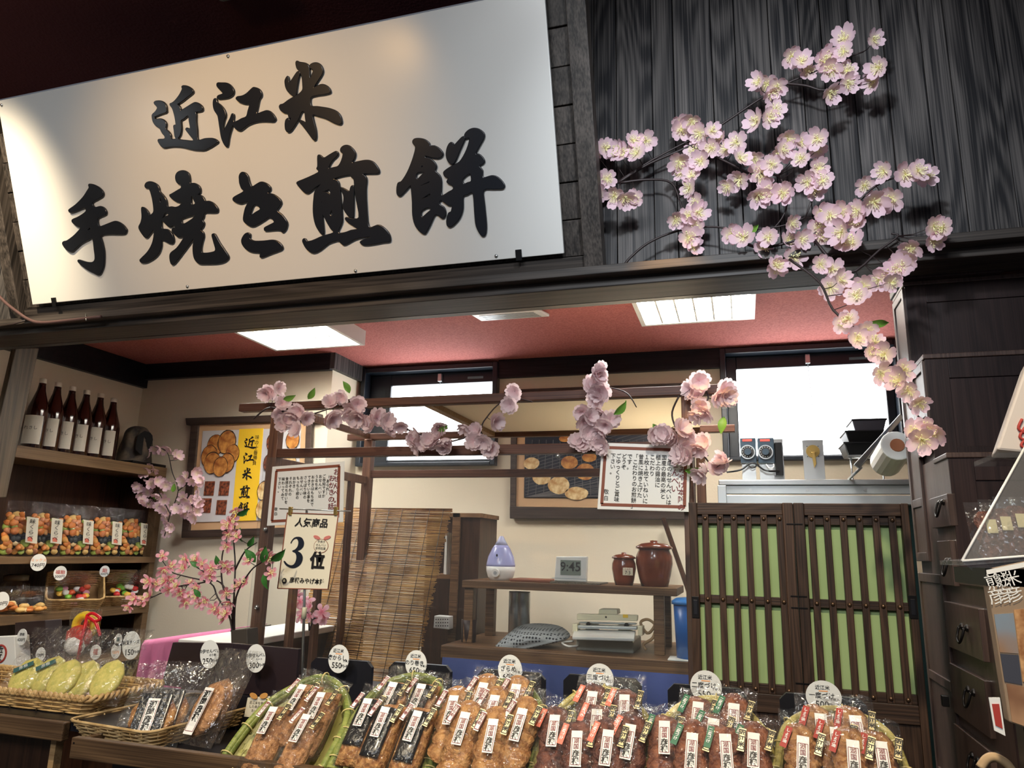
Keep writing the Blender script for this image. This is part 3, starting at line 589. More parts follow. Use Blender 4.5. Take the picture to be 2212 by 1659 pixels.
def snack_bag():
    t = thing('snack_bag', '', 'bag', (0, 0, 0), 'assorted cracker bags on the middle shelf')
    gather('clear_pouch', .15, .27, .07, M['film'], t, seed=3)
    rnd = random.Random(5)
    for k in range(48):
        i = k % 5-.4; j = k//5*.72; mm = snm[(0, 1, 2, 5, 6, 1, 0, 1, 5, 3)[rnd.randrange(10)]]; zz = .024+j*.027
        if 1.5 < j < 3 and .5 < i < 3: mm = snm[4]
        R_ = Matrix.Rotation(rnd.uniform(0, 3), 3, 'Y') @ Matrix.Rotation(rnd.uniform(-.5, .5), 3, 'Z')
        blob('snack', Vector((-.048+i*.026+rnd.uniform(-.008, .008), -.012+rnd.uniform(-.010, .006), zz)), rnd.uniform(.016, .022), mm, t, (1, rnd.uniform(.3, .5), rnd.uniform(.7, 1)), .10, k, R_)
    lb = hexa('label', [(.012, -.041, .19), (.062, -.041, .184), (.072, -.039, .06), (.022, -.039, .066)], (0, .001, 0), M['paper'], t)
    text('味くらべ', .026, M['ink'], lb, frame_m(Vector((.04, -.043, .178)), (1, -.1, 0), (0, -1, 0)), vertical=True)
    hexa('seal', [(.028, -.0415, .092), (.048, -.0415, .09), (.051, -.0405, .07), (.031, -.0405, .072)], (0, .0008, 0), M['salmon'], lb)
    return t
sb0 = None
spx = [(38, 1195, 'leftmost, partly behind the grey post'), (92, 1200, 'second from the left, above the round price tag'), (160, 1203, 'third from the left on the middle shelf'), (225, 1204, 'fourth from the left on the middle shelf'), (287, 1200, 'last on the right of the middle shelf')]
for i, (x, y, d) in enumerate(spx):
    p = PX(x, y, -3.40); p.z = Z2
    o = snack_bag() if i == 0 else copy_tree(sb0)
    if i == 0: sb0 = o
    o.location = p; o.rotation_euler = (radians(-4), 0, radians(58)+random.uniform(-.1, .1)); o['label'] = 'clear bag of mixed crackers, '+d
# weave material for baskets
def weave(name, c1, c2, sx=60, sy=30):
    m = mat(name, c1, .6); nt = m.node_tree; b = nt.nodes['Principled BSDF']; L = nt.links.new
    tc = nt.nodes.new('ShaderNodeTexCoord'); br_ = nt.nodes.new('ShaderNodeTexBrick'); L(tc.outputs['UV'], br_.inputs['Vector'])
    br_.inputs['Scale'].default_value = 1; br_.inputs['Brick Width'].default_value = 1/sx; br_.inputs['Row Height'].default_value = 1/sy
    br_.inputs['Mortar Size'].default_value = .12/sy; br_.inputs['Mortar Smooth'].default_value = .5
    br_.inputs['Color1'].default_value = lin(c1); br_.inputs['Color2'].default_value = lin([v*.85 for v in c1]); br_.inputs['Mortar'].default_value = lin(c2)
    L(br_.outputs['Color'], b.inputs['Base Color']); bp = nt.nodes.new('ShaderNodeBump'); bp.inputs['Strength'].default_value = .8; bp.inputs['Distance'].default_value = .004
    bp.invert = True; L(br_.outputs['Fac'], bp.inputs['Height']); L(bp.outputs['Normal'], b.inputs['Normal']); return m
M['wicker'] = mat('wicker_strand', (206, 172, 116), .5, c2=(170, 134, 84), scale=30); M['rattan'] = mat('rattan_strand', (206, 176, 126), .55, c2=(170, 138, 90), scale=30)
M['wood_in'] = mat('wicker_floor', (130, 98, 58), .7)
def rr(w, d, r, n=5):
    """rounded rectangle loop in xy"""
    out = []
    for cx, cy, a0 in ((w/2-r, d/2-r, 0), (-w/2+r, d/2-r, 90), (-w/2+r, -d/2+r, 180), (w/2-r, -d/2+r, 270)):
        for k in range(n+1): a = radians(a0+90*k/n); out.append(Vector((cx+r*cos(a), cy+r*sin(a), 0)))
    return out
def resample(loop, n):
    L_ = [0]; m_ = len(loop)
    for i in range(m_): L_.append(L_[-1]+(loop[(i+1) % m_]-loop[i]).length)
    out = []
    for k in range(n):
        s = L_[-1]*k/n; i = max(j for j in range(m_) if L_[j] <= s); t = (s-L_[i])/(L_[i+1]-L_[i]+1e-9); out.append(loop[i].lerp(loop[(i+1) % m_], t))
    return out
def woven_basket(t, w, d, h, flare, rows, stakes, m, rimr=.006, braid=True, mtx=None):
    """real strands: each row weaves in and out of the stakes"""
    X = mtx or Matrix.Identity(4); ns = stakes*2
    base = resample(rr(w, d, .02), ns)
    def pt(k, z, off):
        p = base[k % ns]; q = base[(k+1) % ns]-base[(k-1) % ns]; nn = Vector((q.y, -q.x, 0)).normalized()
        f = 1+flare*z/h; return X @ Vector((p.x*(1+(f-1)), p.y*f, z)) + (X.to_3x3() @ nn)*off
    V, Fc = [], []
    for j in range(rows):
        z = .004+(h-.008)*j/(rows-1)
        bm_tube(V, Fc, [pt(k, z, .0022*(1 if (k+j) % 2 else -1)*(1 if (k % 2) else 0)+(.0022 if (k//2+j) % 2 else -.0022)*(k % 2 == 0)) for k in range(ns)], h/rows*.48, 4, True)
    tag(mk('woven_wall', V, Fc, m, t, smooth=True), kind='stuff')
    V, Fc = [], []
    for k in range(0, ns, 2): bm_tube(V, Fc, [pt(k, 0, 0), pt(k, h, 0)], .002, 4)
    tag(mk('stakes', V, Fc, m, t, smooth=True), kind='stuff')
    if braid:
        for ph in (0, pi):
            V, Fc = [], []; n2 = ns*2; fine = resample([pt(k, h, 0) for k in range(ns)], n2*2)
            pts = [fine[i]+(X.to_3x3() @ Vector((0, 0, 1)))*sin(i*1.1+ph)*rimr*.8+Vector((cos(i*1.1+ph), 0, 0))*rimr*.5 for i in range(len(fine))]
            bm_tube(V, Fc, pts, rimr*.7, 5, True); mk('rim_strand', V, Fc, m, t, smooth=True)
    else:
        V, Fc = [], []; bm_tube(V, Fc, [pt(k, h, 0) for k in range(ns)], rimr, 5, True); mk('rim', V, Fc, m, t, smooth=True)
    q = [X @ Vector((sx*w/2*.97, sy*d/2*.97, .003)) for sx, sy in ((-1, -1), (1, -1), (1, 1), (-1, 1))]
    hexa('basket_floor', q, (X.to_3x3() @ Vector((0, 0, .003))), M['wood_in'], t)
# two slanted wicker baskets on the third board, facing right
cols2 = [mat('sweet_wrapper', c, .35) for c in ((226, 96, 60), (240, 236, 226), (120, 180, 60), (214, 150, 170), (236, 190, 80), (240, 240, 240), (200, 50, 50))]
for i, (x, y, lab) in enumerate(((155, 1308, 'slanted wicker basket holding a pouch of bright sweets, left of its pair'), (262, 1300, 'slanted wicker basket holding small red and white sweets, next to the shelf end'))):
    p = PX(x, y, -3.42); p.z = Z3+.05
    t = thing('wicker_basket', lab, 'basket', (0, 0, 0), 'slanted wicker baskets'); ORG[t.name] = Vector()
    woven_basket(t, .24, .20, .09, .10, 12, 20, M['wicker'], .006, False)
    t.matrix_world = Matrix.Translation(p) @ Matrix.Rotation(radians(52), 4, 'Z') @ Matrix.Rotation(radians(38), 4, 'X')
    s_ = thing('sweets_pouch', 'clear pouch of small coloured sweets in the %s slanted basket' % ('left' if i == 0 else 'right'), 'bag', (0, 0, 0), 'sweets pouches'); ORG[s_.name] = Vector()
    for k in range(16):
        blob('sweet', Vector((random.uniform(-.07, .06), random.uniform(-.06, .04), .035+random.uniform(0, .02))), .018, cols2[(k*3+i*2) % 7], s_, (1, 1, .6), .12, k)
    gather('clear_pouch', .19, .19, .05, M['film'], s_, (0, 0, 0), seed=9+i)
    s_.children[-1].rotation_euler = (radians(-90), 0, 0); s_.children[-1].location = (0, .0, .04)
    s_.children[-1].location = (0, -.09, .04); s_.matrix_world = t.matrix_world.copy()
# round shelf tags
def round_tag(name, label, c, r, lines, m=None, rx=None, n=NY, group=None, tilt=0, line=None, cat='price tag'):
    """lines: (text, dx, dz, size, material)"""
    t = thing(name, label, cat, c, group); nn = Vector(n).normalized(); ux = (XX-nn*XX.dot(nn)).normalized(); ux = Matrix.Rotation(tilt, 3, nn) @ ux; uy = nn.cross(ux)
    V, Fc = [], []; c = Vector(c); seg = 32; rx = rx or r
    for h in (0, .0012):
        for k in range(seg): a = 2*pi*k/seg; V.append(c+ux*rx*cos(a)+uy*r*sin(a)+nn*h)
    Fc = [tuple(range(seg))[::-1], tuple(range(seg, 2*seg))]+[(k, (k+1) % seg, seg+(k+1) % seg, seg+k) for k in range(seg)]
    mk('card', V, Fc, m or M['tagp'], t)
    for s, dx, dz, sz, mm in lines:
        text(s, sz*r, mm, t, frame_m(c+ux*dx*r+uy*dz*r+nn*.0018, ux, nn), bold=.012)
    if line:
        dz, w = line; a = c+uy*dz*r+nn*.0016; hexa('underline', [a-ux*w*r, a+ux*w*r, a+ux*w*r-uy*.06*r, a-ux*w*r-uy*.06*r], nn*-.0003, M['orange'], t)
    return t
DR = Vector((.8, -.6, 0))
for x, y, r, lab, ln in ((83, 1215, .030, 'small round price tag hanging from the middle shelf edge', [('ミックス', 0, .25, .4, M['orange']), ('740円', 0, -.35, .55, M['ink'])]),
                     (130, 1238, .026, 'round tag clipped on the left slanted wicker basket', [('福飴', 0, .1, .6, M['red']), ('300円', 0, -.5, .5, M['ink'])]),
                     (226, 1234, .022, 'round tag clipped on the right slanted wicker basket', [('飴', 0, .1, .8, M['red']), ('300円', 0, -.5, .5, M['ink'])]),
                     (3, 1298, .03, 'round price tag cut by the left picture edge on the third shelf', [('380円', 0, -.3, .5, M['ink'])])):
    round_tag('price_tag', lab, PX(x, y, -3.27), r*1.35, ln, n=DR, rx=r*1.1 if x > 5 else r, group='shelf price tags')
# flat bag at the left on board three, jar behind
p = PX(40, 1300, -3.36); p.z = Z3
t = thing('nut_bag', 'flat clear bag of golden crackers at the left of the third shelf', 'bag', p); ORG[t.name] = Vector()
for k in range(22): blob('cracker', Vector((random.uniform(-.10, .10), random.uniform(-.03, .03), .02+random.uniform(0, .035)*(1 if abs(k % 7-3) < 3 else .3))), .022, snm[(0, 1, 2, 6)[k % 4]], t, (1, 1, .6), .12, k)
gather('clear_pouch', .28, .13, .10, M['film'], t, (0, 0, 0), seed=21); t.rotation_euler = (0, 0, radians(55))
t = thing('glass_jar', 'clear glass jar with lid behind the flat cracker bag', 'jar', PX(28, 1290, -3.5)); ORG[t.name] = Vector()
t.location.z = Z3
lathe('glass', [(.01, 0), (.06, 0), (.065, .02), (.065, .13), (.05, .15)], (0, 0, 0), film('jar_glass', gloss=.06, bump=0), t); lathe('lid', [(.01, 0), (.055, 0), (.055, .025), (.03, .03)], (0, 0, .15), mat('jar_lid', (96, 86, 66), .4), t)
# ================================================================== BOOTH
AX = -1.645; YF, YR = 2.30, 3.03
bo = thing('tasting_booth', 'brown wooden slatted booth frame decorated with pink blossom garlands', 'booth', (-.9, 2.6, 0))
def pxX(x, y, Y): return PY(x, y, Y).x
zt1, zt0 = PY(1050, 850, YF).z, PY(1050, 869, YF).z
xl, xr = pxX(515, 885, YF), pxX(1582, 835, YF)
box('top_rail', xl, xr, YF, YF+.035, zt0, zt1, M['boothx'], bo, .003)
box('top_rail', xl+.05, xr, YR, YR+.03, zt0-.003, zt1-.003, M['boothx'], bo, .003)
zc1, zc0 = PY(900, 963, YF).z, PY(900, 984, YF).z
xp = pxX(1472, 900, YF)
box('cross_rail', AX, xp, YF+.004, YF+.03, zc0, zc1, M['boothx'], bo, .003)
box('cross_rail', AX, xp, YR, YR+.03, zc0-.0, zc1, M['boothx'], bo, .003)
box('post', AX-.02, AX+.02, YF, YF+.035, .0, zt0, M['booth'], bo, .003)
box('post', xp, xp+.03, YF, YF+.035, 0, zt0, M['booth'], bo, .003)
box('post', AX-.02, AX+.02, YR-.01, YR+.03, 0, zt0, M['booth'], bo, .003)
box('post', xp, xp+.035, YR, YR+.035, 0, zt0, M['booth'], bo, .003)
zr = PX(755, 1022, AX).z
box('side_rail', AX-.012, AX+.012, YF+.035, YR-.01, zr-.035, zr, M['booth'], bo, .003)
box('side_top_rail', AX-.012, AX+.012, YF+.035, YR-.01, zt0, zt1-.004, M['booth'], bo, .003)
for x in (631, 684, 740):
    yy = PX(x, 1300, AX).y; box('side_slat', AX-.009, AX+.009, yy-.02, yy+.02, .3, zr-.035, M['booth'], bo, .002)
ra = pxX(926, 872, YF)
hexa('roof_board', [(ra, YF+.035, zt1-.012), (xp+.02, YF+.035, zt1-.012), (xp+.02, YR, zt1-.012), (ra, YR, zt1-.012)], (0, 0, .006), M['roof'], bo)
hexa('roof_edge', [(ra-.03, YF+.035, zt0), (ra, YF+.035, zt0), (ra, YR, zt0), (ra-.03, YR, zt0)], (0, 0, .03), M['pine'], bo)
box('end_tape', xr-.035, xr+.003, YF-.002, YF+.037, zt0-.04, zt1+.002, M['film'], bo)
ac = thing('clear_screen', 'large clear acrylic screen fixed to the front of the wooden booth', 'screen', (-.9, YF-.01, .9))
box('pane', pxX(575, 985, YF)-.0, pxX(1490, 958, YF), YF-.012, YF-.009, .9, PY(900, 984, YF).z, M['acrylic'], ac)
for x, y in ((573, 1143), (555, 1311), (1205, 985)):
    V, Fc = [], []; p = PY(x, y, YF-.012); bm_tube(V, Fc, [p, p+NY*.006, p+NY*.008], [.008, .007, .001], 10); mk('screw', V, Fc, M['steel'], ac, smooth=True)
# ------- handwritten boards on the screen
def board(label, px, Y, cols, hx, hy, x0, cw, tops, sizes, sign_=None):
    q = [PY(x, y, Y) for x, y in px]; t = thing('notice_board', label, 'notice', sum(q, Vector())/4)
    hexa('card', q, (0, .003, 0), M['paperw'], t, .0015)
    def bl_(u, v): return q[0].lerp(q[1], u).lerp(q[3].lerp(q[2], u), v)
    def strip(u0, u1, v0, v1): hexa('border', [bl_(u0, v0)+NY*.001, bl_(u1, v0)+NY*.001, bl_(u1, v1)+NY*.001, bl_(u0, v1)+NY*.001], (0, .001, 0), M['brownp'], t)
    strip(hx, 1-hx, hy, hy+.045); strip(hx, 1-hx, 1-hy-.045, 1-hy); strip(hx-.01, hx+.025, hy+.03, 1-hy-.03); strip(1-hx-.025, 1-hx+.01, hy+.03, 1-hy-.03)
    for k, s in enumerate(cols):
        u = x0-cw*k-(0 if k < 1 else .01)
        text(s, sizes[min(k, len(sizes)-1)], M['ink'] if k > 1 else M['maroonp'], t, frame_m(bl_(u, tops[min(k, len(tops)-1)])+NY*.002, q[1]-q[0], NY), vertical=True, bold=.006, line=1.02)
    text('敬白', sizes[-1], M['ink'], t, frame_m(bl_(hx+.05, .70)+NY*.002, q[1]-q[0], NY), vertical=True, line=1.2)
    return t
board('handwritten notice with brown border hanging behind the hanging price poster', [(588, 1008), (744, 996), (741, 1128), (576, 1136)], 2.27,
      ['おせんべい＆', 'おかきの話', '（あられ）', 'ご存知ですか', 'おせんべいは', 'うるち米', 'おかきはもち米で', 'できている事を', 'さっぱり味の', 'おせんべい', 'もっちり感の', 'おかき、', 'それぞれの', '食感のちがいを', '味わってみて', '下さい。'], .06, .05, .90, .051, [.12, .22, .22, .2], [.024, .024, .0135])
board('handwritten notice with brown border at the right end of the clear screen', [(1300, 956), (1491, 963), (1488, 1106), (1290, 1100)], 2.27,
      ['彦根みやげ本陣の', 'おせんべい', '当店のおせんべいは', '国産の最高の米と', '極上の醤油に', 'こだわり', '１枚１枚ていねいに', '昔風に焼き上げた', '「こだわりのお煎餅」', 'です。', 'どうぞ', 'ごゆっくりとご賞味', '下さい。'], .04, .05, .92, .064, [.10, .12, .16], [.022, .024, .0165])
# ------- stand with third-place poster
st = thing('poster_stand', 'cream poster on a thin metal stand announcing a popular item in third place', 'poster', PY(655, 1500, 1.9)); Y = 1.9
q = [PY(x, y, Y) for x, y in ((621, 1108), (731, 1112), (709, 1273), (600, 1271))]
cd_ = hexa('card', q, (0, .003, 0), M['paper'], st)
for a, b_ in ((0, 1), (1, 2), (2, 3), (3, 0)): tube('card_edge', [q[a]+NY*.001, q[b_]+NY*.001], .0015, M['brownp'], st)
ux = q[1]-q[0]
def pt_(u, v): return q[0].lerp(q[1], u).lerp(q[3].lerp(q[2], u), v)+NY*.002
text('人気商品', .0275, M['ink'], st, frame_m(pt_(.5, .13), ux, NY), bold=.02, shear=.15)
text('位', .050, M['ink'], st, frame_m(pt_(.72, .64), ux, NY), bold=.035)
text('彦根みやげ本陣', .0165, M['ink'], st, frame_m(pt_(.57, .9), ux, NY), bold=.02)
V = glyph_curve([[(.26, .80), (.40, .95), (.62, 1.0), (.85, .97), (.98, .84), (.97, .70), (.85, .60), (.70, .54), (.88, .48), (1.0, .36), (.98, .20), (.84, .07), (.60, -.01), (.35, .0), (.12, .07), (.0, .17), (.05, .20), (.22, .11), (.42, .07), (.58, .12), (.66, .26), (.64, .40), (.55, .48), (.42, .51), (.42, .55), (.55, .59), (.66, .69), (.68, .82), (.60, .92), (.48, .93), (.36, .87), (.30, .78)]], 0, 0)
V.materials.clear(); V.materials.append(M['pdark']); o = bpy.data.objects.new('numeral', V); COL.objects.link(o); o.parent = st
o.matrix_local = frame_m(pt_(.06, .72)-ORG[st.name], ux, NY) @ Matrix.Scale(.088, 4) @ Matrix.Diagonal((.70, 1, 1, 1))
bag_ = disc('printed_bag', pt_(.75, .43)+Vector((0, .0012, 0)), .024, .020, .0003, M['brownp'], st, 20); disc('printed_bag_face', pt_(.75, .43)+Vector((0, .0008, 0)), .0225, .0185, .0003, M['paper'], st, 20)
for s, v in (('手焼き', .375), ('せんべい', .42), ('彦根銘菓', .465)): text(s, .0085, M['ink'], st, frame_m(pt_(.75, v), ux, NY))
for sx in (-1, 1): disc('printed_bow', pt_(.75+.1*sx, .315), .012, .005, .0003, mat('pink_print', (206, 120, 110), .6), st, 12, NY, 0, .3*sx)
disc('crest', pt_(.12, .9), .008, .008, .0003, M['ink'], st, 16); text('本', .009, M['paper'], st, frame_m(pt_(.12, .9)+NY*.001, ux, NY))
a, b_ = PY(604, 1099, Y-.002), PY(758, 1104, Y-.002); tube('cross_bar', [a, b_], .002, M['steel'], st)
for x in (628, 726): p = PY(x, 1104, Y); box('clip', p.x-.005, p.x+.005, Y-.006, Y+.004, p.z-.012, p.z+.012, M['brass'], st, .001)
tube('pole', [PY(663, 1100, Y+.008), PY(652, 1490, Y+.008)], .004, M['steel'], st)
p = PY(657, 1325, Y+.008); lathe('pole_joint', [(.006, 0), (.007, .0), (.007, .03), (.005, .032)], (p.x, p.y, p.z-.015), mat('clear_joint', (200, 196, 170), .3), st, 12)
p = PY(652, 1490, Y+.008); tube('lower_pole', [p, Vector((p.x, p.y, 1.141))], .004, M['steel'], st)
# ================================================================== BACK ROOM FURNITURE
YS = 3.0
sh = thing('back_shelf', 'brown wooden table with raised shelf behind the clear screen', 'shelf', (-.7, 3.15, 0))
z1 = PY(1230, 1262, YS).z; z0 = PY(1230, 1279, YS).z; xa, xb = pxX(998, 1260, YS), pxX(1462, 1275, YS)
box('top_board', xa, xb, YS, YS+.35, z0, z1, M['table'], sh, .003)
zt = PY(1230, 1412, YS-.1).z
box('shade_board', pxX(952, 1395, YS-.1)+.02, pxX(1497, 1425, YS-.1)-.02, YS+.42, YS+.44, 0, zt-.05, M['darkshelf'], sh)  # dark board added to stand in for shade under the table
for x in (1007, 1422): a = pxX(x, 1340, YS); box('leg', a-.02, a+.02, YS+.02, YS+.06, zt, z0, M['table'], sh, .002); box('leg', a-.02, a+.02, YS+.3, YS+.34, zt, z0, M['table'], sh, .002)
xta, xtb = pxX(952, 1395, YS-.1), pxX(1497, 1425, YS-.1)
box('table_board', xta, xtb, YS-.1, YS+.5, zt-.05, zt, M['table'], sh, .004)
for a in (xta+.05, xtb-.05): box('table_leg', a-.03, a+.03, YS+.3, YS+.36, 0, zt-.05, M['table'], sh); box('table_leg', a-.03, a+.03, YS-.08, YS-.02, 0, zt-.05, M['table'], sh)
# humidifier
p = PY(1081, 1250, YS+.14); p.z = z1; H = PY(1078, 1158, YS+.14).z-z1
t = thing('humidifier', 'teardrop lilac and white humidifier on the raised back shelf', 'humidifier', p); R_ = 31*p.y*1.04/FPX
R_ = .064
lathe('base', [(.01, 0), (R_*.72, 0), (R_*.86, H*.07), (R_*.98, H*.2), (R_, H*.31)], p, M['white'], t)
lathe('tank', [(R_, H*.31), (R_*.99, H*.36), (R_*.88, H*.53), (R_*.62, H*.72), (R_*.47, H*.79)], p, mat('lilac_tank', (172, 176, 226), .2), t)
lathe('nozzle', [(R_*.47, H*.79), (R_*.28, H*.9), (R_*.15, H*.985), (R_*.10, H)], p, mat('lilac_nozzle', (200, 204, 238), .2), t)
k_ = disc('dial', p+Vector((0, -R_*.98, H*.17)), .017, .017, .012, M['white'], t, 20); disc('dial_mark', p+Vector((0, -R_*.98-.012, H*.17)), .008, .008, .002, M['alu'], t, 12)
disc('emblem', p+Vector((.0, -R_*.9, H*.56)), .004, .006, .001, M['pdark'], t, 10)
# coasters, clock
a, b_ = PY(1100, 1249, YS+.05), PY(1190, 1250, YS+.05); t = thing('wooden_tray', 'thin reddish wooden tray beside the humidifier', 'tray', (a.x, a.y, z1))
box('board', a.x, b_.x, YS+.05, YS+.2, z1, z1+.012, mat('red_wood', (134, 78, 54), .5), t, .004)
a, b_ = PY(1180, 1254, YS+.03), PY(1296, 1256, YS+.03); t = thing('clock_mat', 'flat speckled mat under the digital clock', 'mat', (a.x, a.y, z1)); box('mat', a.x+.015, b_.x, YS+.03, YS+.22, z1, z1+.006, mat('speckle', (120, 112, 96), .7, c2=(80, 74, 64), scale=200), t)
q = [PY(x, y, YS+.06) for x, y in ((1201, 1202), (1268, 1202), (1266, 1250), (1197, 1249))]
lo = q[3].z; q = [Vector((v.x, v.y, max(v.z, z1+.007))) for v in q]; q[2].z = q[3].z = z1+.007
t = thing('digital_clock', 'white digital clock showing 9:45 on the raised back shelf', 'clock', (q[0]+q[1]+q[2]+q[3])/4)
hexa('casing', q, (0, .03, 0), M['white'], t, .004); c = sum(q, Vector())/4
box('display', c.x-.043, c.x+.043, YS+.057, YS+.06, c.z-.024, c.z+.036, mat('lcd', (132, 142, 132), .25), t)
text('9:45', .052, M['ink'], t, frame_m((c.x, YS+.055, c.z+.008), XX, NY), bold=.01)
hexa('rim', [c+Vector((-.072, -.031, -.036)), c+Vector((.072, -.031, -.036)), c+Vector((.072, -.031, -.039)), c+Vector((-.072, -.031, -.039))], (0, .003, 0), M['alu'], t)
# crocks
M['crock'] = mat('brown_glaze', (112, 50, 28), .18, c2=(136, 66, 38), scale=9, coat=.5)
for x, ytop, ybot, r, lab, L_ in ((1348, 1194, 1257, .050, 'small brown glazed crock with a white label on the back shelf', 1), (1414, 1168, 1260, .075, 'large brown glazed crock with lid, right of the small crock', 0)):
    p = PY(x, ybot, YS+.12); p.z = z1; H = PY(x, ytop, YS+.12).z-z1
    t = thing('crock', lab, 'crock', p, 'brown crocks')
    lathe('pot', [(.01, 0), (r*.72, 0), (r*.86, H*.2), (r, H*.5), (r*.98, H*.66), (r*.84, H*.79), (r*.86, H*.82)], p, M['crock'], t)
    lathe('lid', [(r*.5, H*.8), (r*1.0, H*.82), (r*1.0, H*.86), (r*.7, H*.93), (r*.2, H*.96), (r*.22, H), (r*.05, H*1.01)], p, M['crock'], t)
    if L_:
        q = p+Vector((.02, -r*.99, H*.42)); hexa('label', [q+Vector((-.018, 0, .016)), q+Vector((.024, 0, .016)), q+Vector((.024, 0, -.014)), q+Vector((-.018, 0, -.014))], (0, .002, 0), M['paper'], t, .002)
        text('7:3', .020, M['ink'], t, frame_m(q+Vector((.003, -.0015, -.004)), XX, NY)); text('うるち', .009, M['red'], t, frame_m(q+Vector((.003, -.0015, .010)), XX, NY))
# impulse sealer
p = PY(1305, 1400, YS+.05); p.z = zt; t = thing('bag_sealer', 'cream bag sealing machine with wide white work plate on the back table', 'machine', p)
M['cream'] = mat('cream_enamel', (226, 220, 190), .35)
def pq(name, px, dy, th, m, b=.003): return qbox(name, px, YS+dy, th, m, t, b)
hexa('work_plate', [PY(1240, 1359, YS+.05), PY(1373, 1362, YS+.05), PY(1370, 1379, YS-.09), PY(1236, 1375, YS-.09)], (0, .004, -.012), M['white'], t, .003)
pq('upper_arm', [(1246, 1326), (1377, 1329), (1376, 1342), (1246, 1339)], .03, .03, M['cream'])
pq('lower_jaw', [(1247, 1351), (1376, 1354), (1376, 1361), (1247, 1358)], .02, .06, M['alu'])
pq('middle_bar', [(1250, 1343), (1374, 1346), (1374, 1350), (1250, 1347)], .05, .03, M['steel'])
pq('motor_cap', [(1294, 1316), (1333, 1317), (1334, 1328), (1292, 1327)], .06, .08, M['cream'])
pq('side_bracket', [(1236, 1348), (1247, 1348), (1247, 1366), (1236, 1366)], .01, .06, M['cream']); pq('side_bracket', [(1377, 1352), (1388, 1353), (1388, 1374), (1378, 1374)], .01, .06, M['cream'])
pq('upright', [(1265, 1345), (1290, 1346), (1290, 1400), (1262, 1400)], .09, .05, M['cream']); pq('upright', [(1335, 1348), (1362, 1349), (1364, 1403), (1336, 1402)], .09, .05, M['cream'])
q_ = PY(1309, 1395, YS+.03); box('base', q_.x-.12, q_.x+.11, YS+.02, YS+.25, zt, zt+.045, mat('grey_enamel', (150, 148, 136), .4), t, .004)
for x, y in ((1272, 1348), (1354, 1350)): p = PY(x, y, YS+.045); disc('knob', p, .009, .009, .012, M['blackm'], t, 12)
p = PY(1309, 1333, YS+.029); disc('screw', p, .004, .004, .001, M['iron'], t, 10); p = PY(1351, 1331, YS+.028); box('yellow_sticker', p.x-.01, p.x+.01, p.y, p.y+.001, p.z-.006, p.z+.006, M['yellow'], t)
tube('cable', smoothpts([PY(1250, 1395, YS+.02), PY(1228, 1396, YS-.02), PY(1214, 1388, YS+.0), PY(1238, 1385, YS+.05)]), .004, M['white'], t)
# scissors / belt at right of the sealer
t = thing('cloth_strap', 'looped beige strap hanging beside the bag sealer', 'strap', PY(1405, 1380, YS+.05))
tube('strap', smoothpts([PY(1420, 1330, YS+.05), PY(1412, 1355, YS+.04), PY(1398, 1368, YS+.05), PY(1384, 1345, YS+.06), PY(1400, 1338, YS+.05), PY(1416, 1352, YS+.04), PY(1410, 1378, YS+.03), PY(1390, 1392, YS+.04), PY(1396, 1404, YS+.04)]), .006, mat('beige_strap', (170, 140, 104), .8), t, 5)
# patterned cloth over a machine
px = [(1042, 1412), (1064, 1392), (1105, 1352), (1133, 1349), (1202, 1350), (1232, 1382), (1206, 1390), (1165, 1400), (1108, 1412), (1058, 1428)]
c = ctr(px, YS+.05); V = [PY(x, y, YS-.05+(.0 if y > 1370 else .12)) for x, y in px]; nn = len(V)
V2 = [PY(x+(1140-x)*.45, y+(1385-y)*.5, YS-.05+.02) for x, y in px]; top = PY(1140, 1383, YS-.06)
Vb = [v+Vector((0, .22, -.0)) for v in V]; Fc = []
for k in range(nn):
    j = (k+1) % nn; Fc += [(k, j, nn+j, nn+k), (nn+k, nn+j, 2*nn), (j, k, 2*nn+1+k, 2*nn+1+j)]
Fc.append(tuple(2*nn+1+k for k in range(nn))[::-1])
mcl = mat('patterned_cloth', (52, 58, 66), .85); nt = mcl.node_tree; vo = nt.nodes.new('ShaderNodeTexVoronoi'); vo.inputs['Scale'].default_value = 75; vo.inputs['Randomness'].default_value = .12
tc = nt.nodes.new('ShaderNodeTexCoord'); nt.links.new(tc.outputs['Object'], vo.inputs['Vector']); cr_ = nt.nodes.new('ShaderNodeValToRGB'); e = cr_.color_ramp.elements
e[0].position = .30; e[1].position = .42; e[0].color = lin((26, 32, 42)); e[1].color = lin((150, 156, 160)); nt.links.new(vo.outputs['Distance'], cr_.inputs['Fac']); nt.links.new(cr_.outputs['Color'], nt.nodes['Principled BSDF'].inputs['Base Color'])
o = mk('covered_machine', V+V2+[top]+Vb, Fc, mcl, None, smooth=False); tag(o, 'grey dotted cloth draped over a low lump on the back table', 'cloth')
sb_ = o.modifiers.new('s', 'SUBSURF'); sb_.levels = 2; sb_.render_levels = 2
# steel canisters
for x, lab, r in ((1112, 'left steel canister standing in shade under the raised back shelf', .028), (1130, 'right steel canister with dark utensils on top under the raised back shelf', .030)):
    p = PY(x, 1340, YS+.22); t = thing('canister', lab, 'canister', (p.x, p.y, zt), 'steel canisters'); lathe('can', [(.01, 0), (r, 0), (r, .2), (r*.97, .205), (.01, .205)], (p.x, p.y, zt), M['steel'], t)
